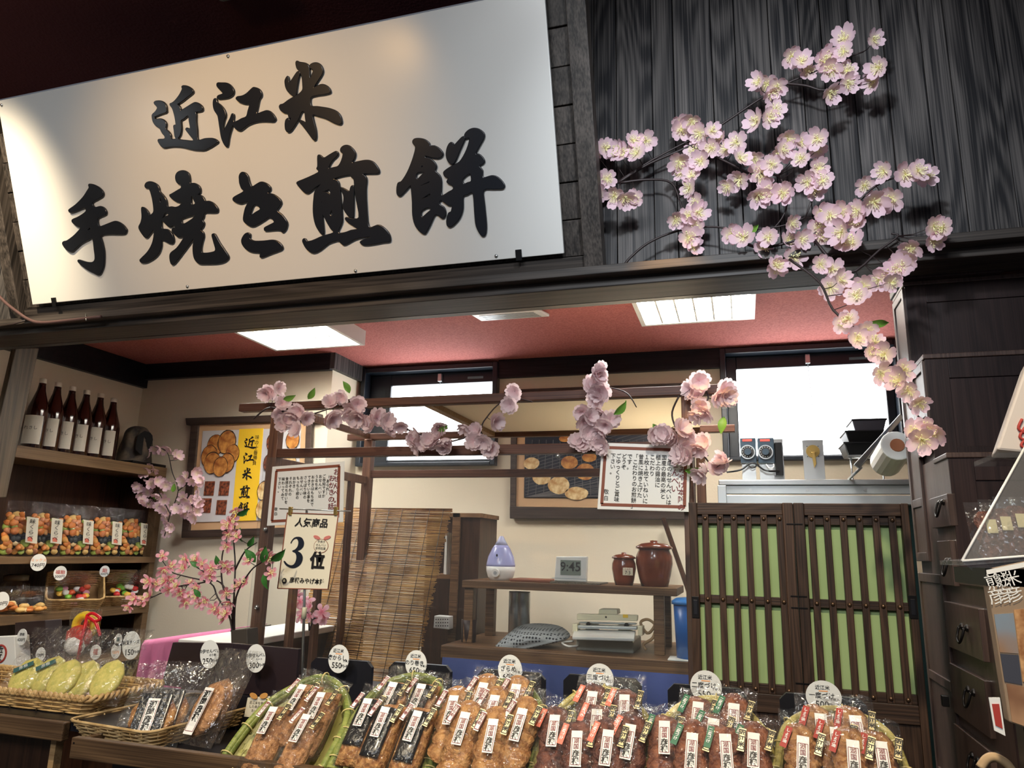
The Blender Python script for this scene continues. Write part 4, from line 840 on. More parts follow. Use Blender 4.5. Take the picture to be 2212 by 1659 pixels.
# blue bin
p = PY(1477, 1420, YS-.1); p.z = zt; H = PY(1477, 1292, YS-.1).z-zt; t = thing('blue_bin', 'blue lidded plastic container on the right end of the back table', 'container', (p.x, p.y+.08, zt))
mb = mat('blue_plastic', (24, 92, 168), .3); c = (p.x+.03, p.y+.08, zt)
lathe('body', [(.01, 0), (.062, 0), (.07, H*.87), (.06, H*.88)], c, mb, t); lathe('lid', [(.05, H*.87), (.077, H*.88), (.077, H*.93), (.06, H*.98), (.02, H)], c, mat('blue_lid', (40, 116, 190), .35), t)
pn = PY(1460, 1412, YS-.1); t = thing('folded_paper', 'white folded paper sheet under the blue container', 'paper', pn); box('sheet', pn.x-.03, pn.x+.09, YS-.1, YS-.0, zt, zt+.004, M['paperw'], t)
# leaning pole, ruler tags
t = thing('leaning_pole', 'dark wooden pole leaning on the wall beside the crocks', 'pole', PY(1480, 1290, 3.6)); _a, _b = PY(1433, 1120, 3.9), PY(1492, 1290, 3.75); tube('pole', [_a, _a+(_b-_a)*(_a.z/(_a.z-_b.z))], .013, M['darkshelf'], t, 6)
# dark cabinet with papers
t = thing('back_cabinet', 'narrow dark brown wooden cabinet behind the bamboo blind', 'cabinet', PY(1000, 1400, 3.4))
q = [PY(978, 1108, 3.35), PY(1036, 1108, 3.35)]; zc_ = q[0].z
box('frame_post', q[0].x, q[0].x+.04, 3.35, 3.39, .0, zc_, M['table'], t, .002); box('side_panel', q[0].x+.02, q[1].x, 3.36, 3.62, .5, zc_-.02, M['darkshelf'], t)
box('top_board', q[0].x-.12, q[1].x+.01, 3.35, 3.62, zc_-.02, zc_, M['table'], t); box('inner_shelf', q[0].x-.12, q[0].x+.0, 3.37, 3.6, 1.36, 1.38, M['table'], t); box('back_panel', q[0].x-.24, q[0].x+.02, 3.6, 3.62, .5, zc_-.02, M['darkshelf'], t)
t = thing('paper_folders', 'white paper folders standing in the dark cabinet', 'folders', PY(968, 1240, 3.42)); 
for k in range(4): qbox('sheet', [(962+k*4, 1150+k), (966+k*4, 1150+k), (964+k*4, 1241), (958+k*4, 1240)], 3.40+.01*k, .1, M['paperw'], t)
t = thing('wire_caddy', 'small white perforated plastic holder beside the bamboo blind', 'holder', PY(955, 1345, 3.2)); qbox('holder', [(938, 1330), (970, 1332), (970, 1360), (936, 1357)], 3.3, .06, M['white'], t, .003)
for i in range(3):
    for j in range(6): disc('hole', PY(942+j*5, 1338+i*7, 3.299), .003, .003, .0005, M['black'], t, 8)
t = thing('scissors', 'pale handled scissors standing in a dark pot on the back table', 'scissors', PY(1012, 1380, YS+.05)); q = PY(1012, 1393, YS+.05)
tube('handle', smoothpts([PY(1014, 1362, YS+.05), PY(1013, 1345, YS+.05), PY(1020, 1340, YS+.05), PY(1027, 1350, YS+.05), PY(1020, 1365, YS+.05)]), .005, M['cream'], t); lathe('pot', [(.01, 0), (.03, 0), (.034, .09), (.03, .09)], (q.x, q.y, zt), mat('dark_pot', (50, 34, 36), .5), t)
# bamboo blind
bl_t = thing('bamboo_blind', 'tan bamboo reed blind hanging behind the booth posts', 'blind', PY(850, 1300, 2.9)); V, Fc = [], []; YB = 3.1
p0, p1, p2, p3 = PY(716, 1098, YB), PY(975, 1105, YB), PY(935, 1500, YB-.25), PY(640, 1470, YB-.25)
M['reed'] = mat('bamboo_reed', (146, 102, 52), .5, c2=(208, 162, 98), scale=9, detail=6); M['reed2'] = mat('dark_reed', (110, 74, 48), .5, c2=(170, 124, 76), scale=12)
V2, F2 = [], []; n = 175
for k in range(n):
    a = p0.lerp(p3, k/n); b_ = p1.lerp(p2, k/n); a.x = p0.x+random.uniform(-.006, .006); b_ = Vector((p1.x+(-.012)*k/n*3+random.uniform(-.008, .008), b_.y, b_.z)); j = random.uniform(-.0008, .0008)
    pts = [a.lerp(b_, s)+Vector((0, random.uniform(-.0008, .0008), j+random.uniform(-.0009, .0009))) for s in (0, .25, .5, .75, 1)]
    if random.random() < .3: bm_tube(V2, F2, pts, .0020, 5)
    else: bm_tube(V, Fc, pts, .0023, 5)
tag(mk('reeds', V, Fc, M['reed'], bl_t, smooth=True), kind='stuff'); tag(mk('dark_reeds', V2, F2, M['reed2'], bl_t, smooth=True), kind='stuff')
for s in range(9):
    u = .06+s*.11; a = Vector((p0.x+(p1.x-p0.x)*u, p0.y-.004, p0.z)); b_ = Vector((a.x, p3.y-.004, p3.z)); tube('cord', [a, b_], .0012, M['ink'], bl_t, 4)
box('backing_strip', p0.x, p1.x, YB+.004, YB+.012, p0.z-.012, p0.z+.004, M['reed2'], bl_t)
# counter behind booth with white top and dark front (runs in depth), pink cloth over its end
e1 = PY(800, 1338, 3.25); CX = e1.x; zt_ = e1.z
c0 = PX(500, 1375, CX)
ct = thing('side_counter', 'long dark counter with a shiny white top seen through the booth slats', 'counter', (CX-.3, 2.6, 0))
box('worktop', CX-.22, CX, c0.y-.0, 3.25, zt_-.025, zt_, M['white'], ct, .004); box('body', CX-.20, CX-.02, c0.y+.02, 3.23, 0, zt_-.025, M['darkshelf'], ct)
# pink cloth table
pc0, pc1 = PY(312, 1383, 2.45), PY(500, 1358, 2.75)
V, Fc = [], []; n = 28
for k in range(n+1):
    a = pc0.lerp(pc1, k/n); wv = .012*sin(k*1.3)+.006*sin(k*2.9)
    V += [a+Vector((0, .25, 0)), a, a+Vector((0, -.012, -.02)), a+Vector((.4*wv, -.02-wv*1.2, -.15)), a+Vector((wv, -.025-2*wv, -.5))]
for k in range(n):
    for j in range(4): Fc.append((k*5+j, k*5+j+1, k*5+j+6, k*5+j+5))
o = mk('pink_cloth', V, Fc, M['pink'], None, smooth=True); tag(o, 'pink cloth draped over a table beside the blossom vase', 'cloth'); sd = o.modifiers.new('t', 'SOLIDIFY'); sd.thickness = .003
t = thing('cloth_table', 'table hidden beneath the pink cloth', 'table', (pc0.x, 2.6, 0)); hexa('body', [pc0+Vector((.02, .02, -.01)), pc1+Vector((-.02, .02, -.01)), pc1+Vector((-.02, .24, -.01)), pc0+Vector((.02, .24, -.01))], (0, 0, -.9), M['darkshelf'], t); t.location.y += .07
# blue cloth in front of back table
V, Fc = [], []; n = 30; a0, a1 = PY(955, 1435, YS-.14), PY(1500, 1440, YS-.14); a0.z = a1.z = zt-.04
for k in range(n+1):
    a = a0.lerp(a1, k/n); wv = .014*sin(k*.9)+.008*sin(k*2.3); sag = 0
    V += [a+Vector((0, 0, sag)), a+Vector((0, -.01+wv, sag-.12)), a+Vector((0, -.02+wv*1.6, -.5))]
for k in range(n):
    for j in range(2): Fc.append((k*3+j, k*3+j+1, k*3+j+4, k*3+j+3))
o = mk('blue_cloth', V, Fc, M['blue'], None, smooth=True); tag(o, 'blue cloth curtain hanging under the back table', 'cloth'); sd = o.modifiers.new('t', 'SOLIDIFY'); sd.thickness = .003
# ------- stainless hood under the right window
YH = 3.2
zh = PY(1700, 1036, YH).z; xa, xb = pxX(1552, 1036, YH), pxX(1968, 1030, YH); t = thing('steel_counter', 'stainless and aluminium framed cabinet top under the right window', 'counter', (xa, YH, 0)); zb = PY(1700, 1048, YH).z
box('top_plate', xa, xb, YH-.0, YH+.4, zb, zh, M['steel'], t, .003); z2 = PY(1700, 1072, YH).z
box('upper_rail', xa+.02, xb, YH+.01, YH+.04, zb-.035, zb, M['alu'], t, .002); box('lower_rail', xa+.02, xb, YH+.01, YH+.04, z2-.03, zb-.04, M['alu'], t, .002)
box('corner_post', xa-.005, xa+.03, YH+.0, YH+.04, 0, zb, M['alu'], t, .002); box('middle_post', pxX(1762, 1080, YH), pxX(1776, 1080, YH), YH+.01, YH+.04, 0, z2-.03, M['alu'], t, .002)
box('glass_door', xa+.03, xb, YH+.045, YH+.05, .2, z2-.03, mat('wired_dark_glass', (32, 50, 50), .15), t)
for k in range(9): a = PY(1790+k*18, 1082, YH+.04); tube('glass_wire', [a+Vector((.0, .002, 0)), a+Vector((-.06, .002, -.08))], .001, M['alu'], t, 4)
for x in (1620, 1742, 1867): p = PY(x, 1038, YH+.008); disc('bolt', Vector((p.x, YH+.012, zb-.018)), .006, .006, .004, M['steel'], t, 12)
box('side_body', xa, xa+.02, YH+.04, YH+.4, 0, zb, M['alu'], t)
# thermostats
M['tbox'] = mat('timer_box', (40, 54, 66), .35)
for i, (x0, x1) in enumerate(((1598, 1632), (1636, 1671))):
    q = [PY(x0, 946, YH+.12), PY(x1, 946, YH+.12), PY(x1, 1000, YH+.12), PY(x0, 1000, YH+.12)]; c = sum(q, Vector())/4
    t = thing('timer_dial', ('left' if i == 0 else 'right')+' dark blue timer box with round chrome dial before the right window', 'timer', (c.x, c.y, zh), 'timer boxes')
    box('casing', q[0].x, q[1].x, YH+.12, YH+.17, q[2].z, q[0].z, M['tbox'], t, .003); box('foot_plate', q[0].x+.004, q[1].x-.004, YH+.14, YH+.16, zh, q[2].z, M['steel'], t)
    d0 = Vector((c.x, YH+.12, c.z-.008)); disc('dial_ring', d0, .031, .031, .008, M['steel'], t, 28); disc('dial_face', d0+NY*.008, .026, .026, .002, M['ink'], t, 28); disc('knob', d0+NY*.010, .014, .014, .008, M['tbox'], t, 20)
    box('red_label', c.x-.02, c.x+.02, YH+.119, YH+.12, q[0].z-.016, q[0].z-.006, M['red'], t)
    for k in range(10): a = radians(40+k*28); v = d0+NY*.011+Vector((cos(a), 0, sin(a)))*.021; disc('dial_mark', v, .0016, .0016, .0004, M['white'], t, 6)
    tube('loop_wire', smoothpts([c+Vector((.0, .0, -.06)), c+Vector((.012, -.01, -.078)), c+Vector((.03, 0, -.072)), c+Vector((.03, 0, -.058))]), .0022, M['white'] if i else M['blackm'], t)
p = PY(1681, 985, YH+.13); t = thing('relay_block', 'small black terminal block with wires beside the timer boxes', 'device', (p.x, p.y, zh)); box('block', p.x-.012, p.x+.018, YH+.13, YH+.17, zh+.03, p.z+.06, M['blackm'], t, .003); box('back_plate', p.x-.04, p.x+.024, YH+.175, YH+.18, zh, p.z+.08, M['steel'], t)
tube('cable', smoothpts([Vector((p.x, YH+.13, zh+.05)), PY(1665, 1018, YH+.1), PY(1650, 1015, YH+.1), PY(1625, 1000, YH+.1), PY(1600, 1015, YH+.1), PY(1570, 1020, YH+.08)]), .004, M['blackm'], t)
q = [PY(x, y, YH+.12) for x, y in ((1733, 950), (1778, 950), (1782, 1022), (1735, 1022))]; c = sum(q, Vector())/4
t = thing('valve_plate', 'steel plate with a brass lever valve before the right window', 'valve', (c.x, c.y, zh)); box('plate', q[0].x, q[1].x, YH+.13, YH+.136, zh, q[0].z, M['steel'], t, .001)
c.z += .012; disc('valve_ring', Vector((c.x, YH+.13, c.z+.01)), .027, .027, .008, M['brass'], t, 24); disc('valve_hub', Vector((c.x, YH+.122, c.z+.01)), .012, .012, .012, M['brass'], t, 16)
hexa('lever', [Vector((c.x-.007, YH+.108, c.z+.005)), Vector((c.x+.007, YH+.108, c.z+.005)), Vector((c.x+.010, YH+.108, c.z-.045)), Vector((c.x, YH+.108, c.z-.062))], (0, .012, 0), M['brass'], t, .002)
for sx, sz in ((-1, 1), (1, 1), (-1, -1), (1, -1)): disc('screw', Vector((c.x+sx*.022, YH+.129, c.z+.01+sz*.022)), .002, .002, .002, M['iron'], t, 8)
# stacked black trays
p = PY(1880, 1000, YH+.15); zz = zh
t0 = None
for k, (x0, x1, ya, yb, lab) in enumerate(((1825, 1905, 955, 982, 'bottom'), (1828, 1908, 930, 956, 'middle'), (1843, 1915, 905, 935, 'top'))):
    a, b_ = PY(x0, yb, YH+.1), PY(x1, ya, YH+.1); t = thing('black_tray', '%s black shallow tray of the stack at the right window corner' % lab, 'tray', (a.x, a.y, a.z), 'black trays'); w_ = b_.x-a.x; d_ = .18; h_ = b_.z-a.z; f = .8
    lo_ = [Vector((a.x+w_*(1-f)/2, YH+.12, a.z)), Vector((b_.x-w_*(1-f)/2, YH+.12, a.z)), Vector((b_.x-w_*(1-f)/2, YH+.26, a.z)), Vector((a.x+w_*(1-f)/2, YH+.26, a.z))]
    hi_ = [Vector((a.x, YH+.10, b_.z)), Vector((b_.x, YH+.10, b_.z)), Vector((b_.x, YH+.28, b_.z)), Vector((a.x, YH+.28, b_.z))]
    mk('dish', lo_+hi_, [(3, 2, 1, 0), (4, 5, 6, 7), (0, 1, 5, 4), (1, 2, 6, 5), (2, 3, 7, 6), (3, 0, 4, 7)], mat('tray_grey', (60, 58, 68), .35) if k == 2 else M['blackm'], t, bevel=.004)
    V, Fc = [], []; bm_tube(V, Fc, hi_, .004, 5, True); mk('rim', V, Fc, M['blackm'], t)
a = PY(1880, 990, YH+.1); t = thing('tray_rack', 'thin grey wire rack carrying the black tray stack', 'rack', (a.x, a.y, zh)); 
for dx in (-.06, .06): tube('leg', [Vector((a.x+dx, YH+.2, zh)), Vector((a.x+dx, YH+.2, PY(1840, 982, YH+.1).z))], .004, M['steel'], t)
tube('shelf_wire', [Vector((a.x-.07, YH+.2, PY(1840, 982, YH+.1).z)), Vector((a.x+.07, YH+.2, PY(1840, 982, YH+.1).z))], .004, M['steel'], t)
# wall bracket shelf and paper roll by the chest
t = thing('bracket_shelf', 'slanting pale metal bracket shelf between the right window and the step chest', 'shelf', PY(1920, 990, 2.9))
hexa('shelf_plate', [PY(1845, 1003, 2.9), PY(1945, 893, 2.6), PY(1952, 903, 2.6), PY(1857, 1012, 2.9)], (0, .02, 0), M['steel'], t, .002)
hexa('cross_plate', [PY(1900, 975, 2.85), PY(1960, 940, 2.6), PY(1960, 975, 2.6), PY(1900, 985, 2.85)], (0, .015, 0), mat('dark_plate', (48, 56, 58), .4), t)
p0_, p1_ = PY(1893+20, 1000, 2.55), PY(1938, 962, 2.40)
tube('support_arm', [PY(1860, 1010, 2.9), Vector((PY(1860, 1010, 2.9).x, 3.24, zh+.004))], .006, M['steel'], t, 6)
tube('roll_rod', [p0_, PY(1920, 935, 2.66)], .004, M['steel'], t, 6)
t = thing('paper_roll', 'white paper roll with cardboard core hanging by the step chest', 'paper roll', p0_)
V, Fc = [], []; bm_tube(V, Fc, [p0_, p1_], .046, 20); mk('roll', V, Fc, M['paperw'], t, smooth=False, bevel=.004); dd = (p1_-p0_).normalized(); V, Fc = [], []; bm_tube(V, Fc, [p1_, p1_+dd*.004], .020, 16); mk('core', V, Fc, mat('cardboard', (186, 120, 84), .8), t)
# ================================================================== LATTICE DOORS
YD = 2.1
dz = PY(1711, 1086, YD).z
zA = PY(1600, 1112, YD).z; zB = PY(1600, 1131, YD).z; zM1 = PY(1700, 1292, YD).z; zM0 = PY(1700, 1310, YD).z; zL1 = PY(1640, 1478, YD).z; zL0 = PY(1640, 1498, YD).z
for side in (0, 1):
    x0, x1 = ((-.139, .131), (.133, .408))[side]
    t = thing('lattice_door', ('left' if side == 0 else 'right')+' dark wooden lattice door leaf with round studs and green paper behind', 'door', ((x0+x1)/2, YD, 0), 'lattice door leaves')
    ws = .0195, .024
    a, b_ = (x0+(.022 if side == 0 else .026), x1-(.026 if side == 0 else .018))
    box('stile', x0, a, YD, YD+.026, .55, dz, M['door'], t, .002); box('stile', b_, x1, YD, YD+.026, .55, dz, M['door'], t, .002)
    box('top_rail', a, b_, YD+.001, YD+.025, zA, dz-.001, M['doorx'], t, .002)
    box('back_rail', a, b_, YD+.012, YD+.024, zB, zA, M['doorx'], t, .001)
    box('middle_rail', a, b_, YD+.012, YD+.024, zM0, zM1, M['doorx'], t, .001)
    box('lower_rail', a, b_, YD+.012, YD+.024, zL0, zL1, M['doorx'], t, .001)
    box('bottom_rail', a, b_, YD+.001, YD+.025, zL0-.045, zL0, M['doorx'], t, .002)
    box('base_panel', a, b_, YD+.008, YD+.02, .55, zL0-.045, M['door'], t, .001)
    box('backing_paper', a-.002, b_+.002, YD+.0265, YD+.0275, zL0, zA, M['greenpaper'], t)
    zx = [205, 322, 430, 540, 660, 780] if side == 0 else [1040, 1160, 1285, 1405, 1530, 1650]
    for z_ in zx:
        c = (-.139+(z_+25-100)/805*.269) if side == 0 else (.13+(z_+25-920)/875*.276)
        box('slat', c-.0085, c+.0085, YD+.002, YD+.0115, zL0, zA, M['door'], t, .0015)
        for zz in ((zA+zB)/2+.002, (zM0+zM1)/2, (zL0+zL1)/2):
            V, Fc = [], []; p = Vector((c, YD+.002, zz)); bm_tube(V, Fc, [p, p-Vector((0, .002, 0)), p-Vector((0, .0045, 0)), p-Vector((0, .0055, 0))], [.0058, .0054, .0034, .0008], 10); mk('stud', V, Fc, M['stud'], t, smooth=True)
    hx = x0+.011 if side == 0 else x1-.011
    zc = PY(1510 if side == 0 else 1985, 1312, YD).z
    box('pull_plate', hx-.0095, hx+.0095, YD-.002, YD, zc-.028, zc+.028, M['iron'], t, .001); box('pull_recess', hx-.005, hx+.005, YD-.003, YD-.0018, zc-.019, zc+.019, M['black'], t, .002)
    if side == 0:
        for y in (1132, 1288, 1313, 1476): z = PY(1730, y, YD).z; box('hinge_wire', x1-.018, x1+.022, YD-.003, YD-.001, z-.0012, z+.0012, M['iron'], t)
# ================================================================== STEP CHEST
XT = .45
tn = thing('step_chest', 'dark stepped wooden chest with iron ring handles at the right of the lattice doors', 'chest', (.7, 2.0, 0))
Z1, Z2t, Z3t, Z4t = 2.235, 2.0, 1.74, PX(2066, 1250, XT).z
cols = [('a', 2.11, 2.25, 2.24), ('b', 1.975, 2.11, Z2t), ('c', 1.86, 1.975, Z3t), ('d', 1.62, 1.86, Z4t)]
for n, y0, y1, z in cols:
    box('carcase', XT+.006, 1.12, y0, y1, 0, z-.012, M['tansu_shaded'], tn, .002)
    box('top_board', XT-.004, 1.13, y0-.008, y1, z-.012, z, M['tansu'], tn, .002)
    zz0 = {'a': Z2t, 'b': Z3t, 'c': Z4t, 'd': .4}[n]
    # front rails framing a recessed dark front
    box('front_stile', XT, XT+.05, y0-.004, y0, zz0, z-.012, M['tansu_shaded'], tn, .001); box('front_stile', .95, 1.0, y0-.004, y0, zz0, z-.012, M['tansu_shaded'], tn, .001)
    box('front_rail', XT+.05, .95, y0-.004, y0, z-.062, z-.012, M['tansu_shaded'], tn, .001); box('front_rail', XT+.05, .95, y0-.004, y0, zz0, zz0+.03, M['tansu_shaded'], tn, .001)
box('crown', XT-.008, .68, 2.08, 2.26, 2.24, 2.262, M['tansu_shaded'], tn, .002)
def side(name, y0, y1, z0, z1, m, d0=0, d1=.006, par=None, bev=.0015): return box(name, XT+d0-.006, XT+d1, y0, y1, z0, z1, m, par or tn, bev)
def sp2(x, y): p = PX(x, y, XT); return p.y, p.z
# rails and stiles on the drawer side
ya, yb, yc, yd, ye = 2.25, 2.11, 1.975, 1.86, 1.62
def panel_col(y0, y1, zs):
    side('side_stile', y0, y0+.018, zs[-1], zs[0], M['tansu']); side('side_stile', y1-.018, y1, zs[-1], zs[0], M['tansu'])
    for z in zs: side('side_rail', y0+.018, y1-.018, z-.022 if z > zs[-1] else z, z if z > zs[-1] else z+.022, M['tansu'])
    for k in range(len(zs)-1): side('panel', y0+.018, y1-.018, zs[k+1], zs[k]-.022, M['tansu'], .004, .008)
panel_col(2.11, 2.25, [2.225, 2.03, 1.83, 1.66, 1.50])
panel_col(2.0, 2.25, [1.47, 1.23, 1.0, .7, .45])
panel_col(1.975, 2.11, [1.985, 1.87, 1.76])
def drawer(px, hx, hy, big=1):
    q = [sp2(x, y) for x, y in px]; y0 = min(v[0] for v in q); y1 = max(v[0] for v in q); z0 = sum(sorted(v[1] for v in q)[:2])/2; z1 = sum(sorted(v[1] for v in q)[2:])/2
    d = side('drawer', y0, y1, z0, z1, M['tansu'], -.004, .006); p = PX(hx, hy, XT-.012)
    s = .9*big
    for dy in (-.022, .022): V, Fc = [], []; b = Vector((XT-.010, p.y+dy*s, p.z+.012)); bm_tube(V, Fc, [b, b+Vector((-.003, 0, 0)), b+Vector((-.006, 0, 0))], [.008, .007, .003], 8); mk('handle_boss', V, Fc, M['iron'], d)
    tube('ring_handle', smoothpts([Vector((XT-.016, p.y-.022*s, p.z+.012)), Vector((XT-.022, p.y-.02*s, p.z-.008)), Vector((XT-.024, p.y, p.z-.02)), Vector((XT-.022, p.y+.02*s, p.z-.008)), Vector((XT-.016, p.y+.022*s, p.z+.012))]), .0028, M['iron'], d)
box('column', XT, XT+.006, 1.975, 2.11, Z4t, Z3t, M['tansu'], tn); box('column', XT, XT+.006, 1.86, 1.975, Z4t, Z3t-.01, M['tansu'], tn)
drawer([(2019, 1064), (2058, 1080), (2060, 1136), (2024, 1142)], 2034, 1097, .8)
drawer([(2034, 1170), (2062, 1166), (2068, 1268), (2046, 1262)], 2049, 1224, .8)
box('column', XT, XT+.006, 1.62, 2.0, .4, Z4t-.012, M['tansu'], tn)
drawer([(2052, 1302), (2125, 1312), (2137, 1428), (2060, 1400)], 2083, 1368)
drawer([(2062, 1435), (2138, 1468), (2150, 1595), (2072, 1540)], 2097, 1506)
drawer([(2074, 1570), (2150, 1620), (2162, 1760), (2084, 1700)], 2106, 1650)
side('door_knob', sp2(2055, 1515)[0]-.008, sp2(2055, 1515)[0]+.008, sp2(2055, 1515)[1]-.012, sp2(2055, 1515)[1]+.012, M['iron'], -.014, -.006)
# ================================================================== FOREGROUND RIGHT DISPLAY
pr = thing('picture_panel', 'tall panel of blurred food photographs with pale brush letters at the right picture edge', 'panel', PY(2180, 1400, 1.1)); Y = 1.1
xq = [PY(2128, 1232, Y), PY(2330, 1190, Y), PY(2350, 1620, Y), PY(2180, 1560, Y)]
hexa('board', xq, (0, .02, 0), mat('tan_print', (150, 128, 104), .5), pr, .002)
def pp_(u, v): return xq[0].lerp(xq[1], u).lerp(xq[3].lerp(xq[2], u), v)+NY*.001
def patch(u0, u1, v0, v1, m): hexa('printed_photo', [pp_(u0, v0), pp_(u1, v0), pp_(u1, v1), pp_(u0, v1)], (0, .0009, 0), m, pr)
patch(.01, .99, .0, .03, M['paperw']); patch(.02, .24, .30, .55, mat('grain_photo', (120, 150, 170), .5, c2=(150, 116, 86), scale=9)); patch(.25, .8, .28, .72, mat('ear_photo', (150, 100, 60), .5, c2=(206, 160, 110), scale=70)); patch(.02, .24, .56, .74, mat('slate_photo', (64, 66, 76), .5)); patch(.04, .9, .75, .99, mat('brown_photo', (130, 92, 66), .5, c2=(186, 146, 110), scale=14))
for k, (s, u) in enumerate((('煎', .07), ('餅', .17), ('米', .27))): text(s, .020, M['paperw'], pr, frame_m(pp_(u, .09)+NY*.001, xq[1]-xq[0], NY), bold=.0); text('彦', .020, M['paperw'], pr, frame_m(pp_(u+.01, .19)+NY*.001, xq[1]-xq[0], NY), bold=.0)
box('post', xq[0].x+.03, xq[1].x, Y+.03, Y+.06, 0, xq[3].z+.05, M['blackm'], pr)
rk = thing('clear_display_case', 'slanted clear display case holding dark cracker packs at the right picture edge', 'case', PY(2150, 1150, 1.2)); Y = 1.15
A_, B_ = PY(2078, 1212, Y), PY(2300, 1195, Y); T1, T2 = PY(2222, 952, Y+.12), PY(2420, 930, Y+.12)
M['acr2'] = film('thick_acrylic', (.86, .88, .91), .0, .2, .15, 12, .05)
hexa('sloping_front', [T1, T2, B_, A_], (0, .003, -.001), M['acr2'], rk); hexa('base', [A_, B_, B_+Vector((0, .12, 0)), A_+Vector((0, .12, 0))], (0, 0, -.006), M['acr2'], rk)
tube('edge', [A_, B_], .002, M['white'], rk, 5); tube('edge', [A_, T1], .0018, M['white'], rk, 5); hexa('lip', [A_, B_, B_+Vector((0, 0, -.03)), A_+Vector((.03, .01, -.03))], (0, .003, 0), M['acr2'], rk)
box('dark_shelf', PY(2128, 1232, 1.1).x, B_.x, 1.10, 1.25, A_.z-.03, A_.z-.008, M['blackm'], rk)
for k, x in enumerate((2140, 2172, 2205)):
    p = PY(x, 1165-k*6, Y+.05); t = thing('cracker_pack', 'small pack of brown crackers inside the clear display case, %s' % ('left one', 'middle one', 'right one')[k], 'bag', p, 'packs in the display case'); ORG[t.name] = Vector()
    for j in range(3): blob('cracker', Vector((0, 0, -.02+j*.022)), .018, M['ck_d'], t, (1, .4, 1), .1, j)
    hexa('label', [Vector((-.005, -.012, .025)), Vector((.008, -.012, .025)), Vector((.008, -.012, .005)), Vector((-.005, -.012, .005))], (0, .001, 0), M['gold'], t); gather('clear_pouch', .05, .10, .03, M['film'], t, (0, 0, -.045), seed=31+k); t.rotation_euler = (radians(-18), 0, 0)
wb_ = thing('leaning_box', 'white paper box with red marks leaning in from the right picture edge', 'box', PY(2200, 900, 1.3))
q = [PY(2222, 770, 1.3), PY(2290, 770, 1.3), PY(2290, 985, 1.3), PY(2152, 972, 1.3)]; hexa('carton', q, (.02, .10, 0), mat('carton_white', (206, 196, 186), .6), wb_, .004)
for k in range(3): tube('red_mark', smoothpts([PY(2208+k*6, 905+k*18, 1.298), PY(2200+k*3, 925+k*18, 1.298), PY(2214, 935+k*16, 1.298)]), .0022, M['red'], wb_, 5)
box('rest', q[3].x+.0, q[2].x, 1.3, 1.42, q[3].z-.012, q[3].z-.004, M['acr2'], wb_)
p = PY(2150, 1545, 1.08); t = thing('red_white_tag', 'small white tag with red print at the edge of the picture panel', 'tag', p); q = [PY(x, y, 1.08) for x, y in ((2136, 1507), (2160, 1507), (2172, 1590), (2148, 1578))]; hexa('card', q, (0, .002, 0), M['paperw'], t)
hexa('red_print', [a.lerp(sum(q, Vector())/4, .35)+NY*.001 for a in q], (0, .0008, 0), M['red'], t)
t = thing('twig', 'bare beige twig end at the lower right by the step chest', 'twig', PY(2140, 1640, 1.2)); tube('twig', smoothpts([PY(2118, 1659, 1.2), PY(2132, 1640, 1.2), PY(2150, 1636, 1.2), PY(2175, 1650, 1.2), PY(2190, 1670, 1.2)]), .006, mat('twig_beige', (190, 160, 120), .7), t)
# ================================================================== COUNTER AND TRAYS
PT = radians(42); pn = Vector((0, -sin(PT), cos(PT))); p0 = Vector((0, 1.335, 1.092)); pv = Vector((0, cos(PT), sin(PT)))
def PB(x, y, h=0, pl=p0): return PP(x, y, pl+pn*h, pn)
cn = thing('display_counter', 'dark stepped display counter under the cracker baskets', 'counter', (-.4, 1.6, 0))
xL = PY(155, 1592, 1.3).x
XE = PY(1975, 1659, 1.32).x; xK = PY(138, 1562, 1.36).x+.165; box('body', xK, XE, 1.34, 1.72, 0, 1.06, M['black'], cn); box('step', xK, XE, 1.62, 1.72, 1.06, 1.14, M['black'], cn); box('rear_step', xK, -.72, 1.72, 1.94, 0, 1.14, M['black'], cn)
xm = PY(695, 1650, 1.3).x
for nm, a, b_ in (('left wooden tray holding the chili cracker basket', xL, xm-.003), ('long wooden tray holding the right cracker baskets', xm+.002, XE)):
    t = thing('wooden_tray', nm, 'tray', ((a+b_)/2, 1.4, 1.06), 'wooden trays'); box('front_lip', a, b_, 1.30, 1.318, 1.06, 1.10, M['tray'], t, .002); box('side_lip', a, a+.015, 1.318, 1.60, 1.06, 1.095, M['tray'], t, .002); box('side_lip', b_-.015, b_, 1.318, 1.60, 1.06, 1.095, M['tray'], t, .002); box('tray_floor', a+.015, b_-.015, 1.318, 1.60, 1.062, 1.068, M['black'], t)
    for x in (a+.008, b_-.008): disc('nail', Vector((x, 1.30, 1.09)), .002, .002, .0006, M['iron'], t, 8)
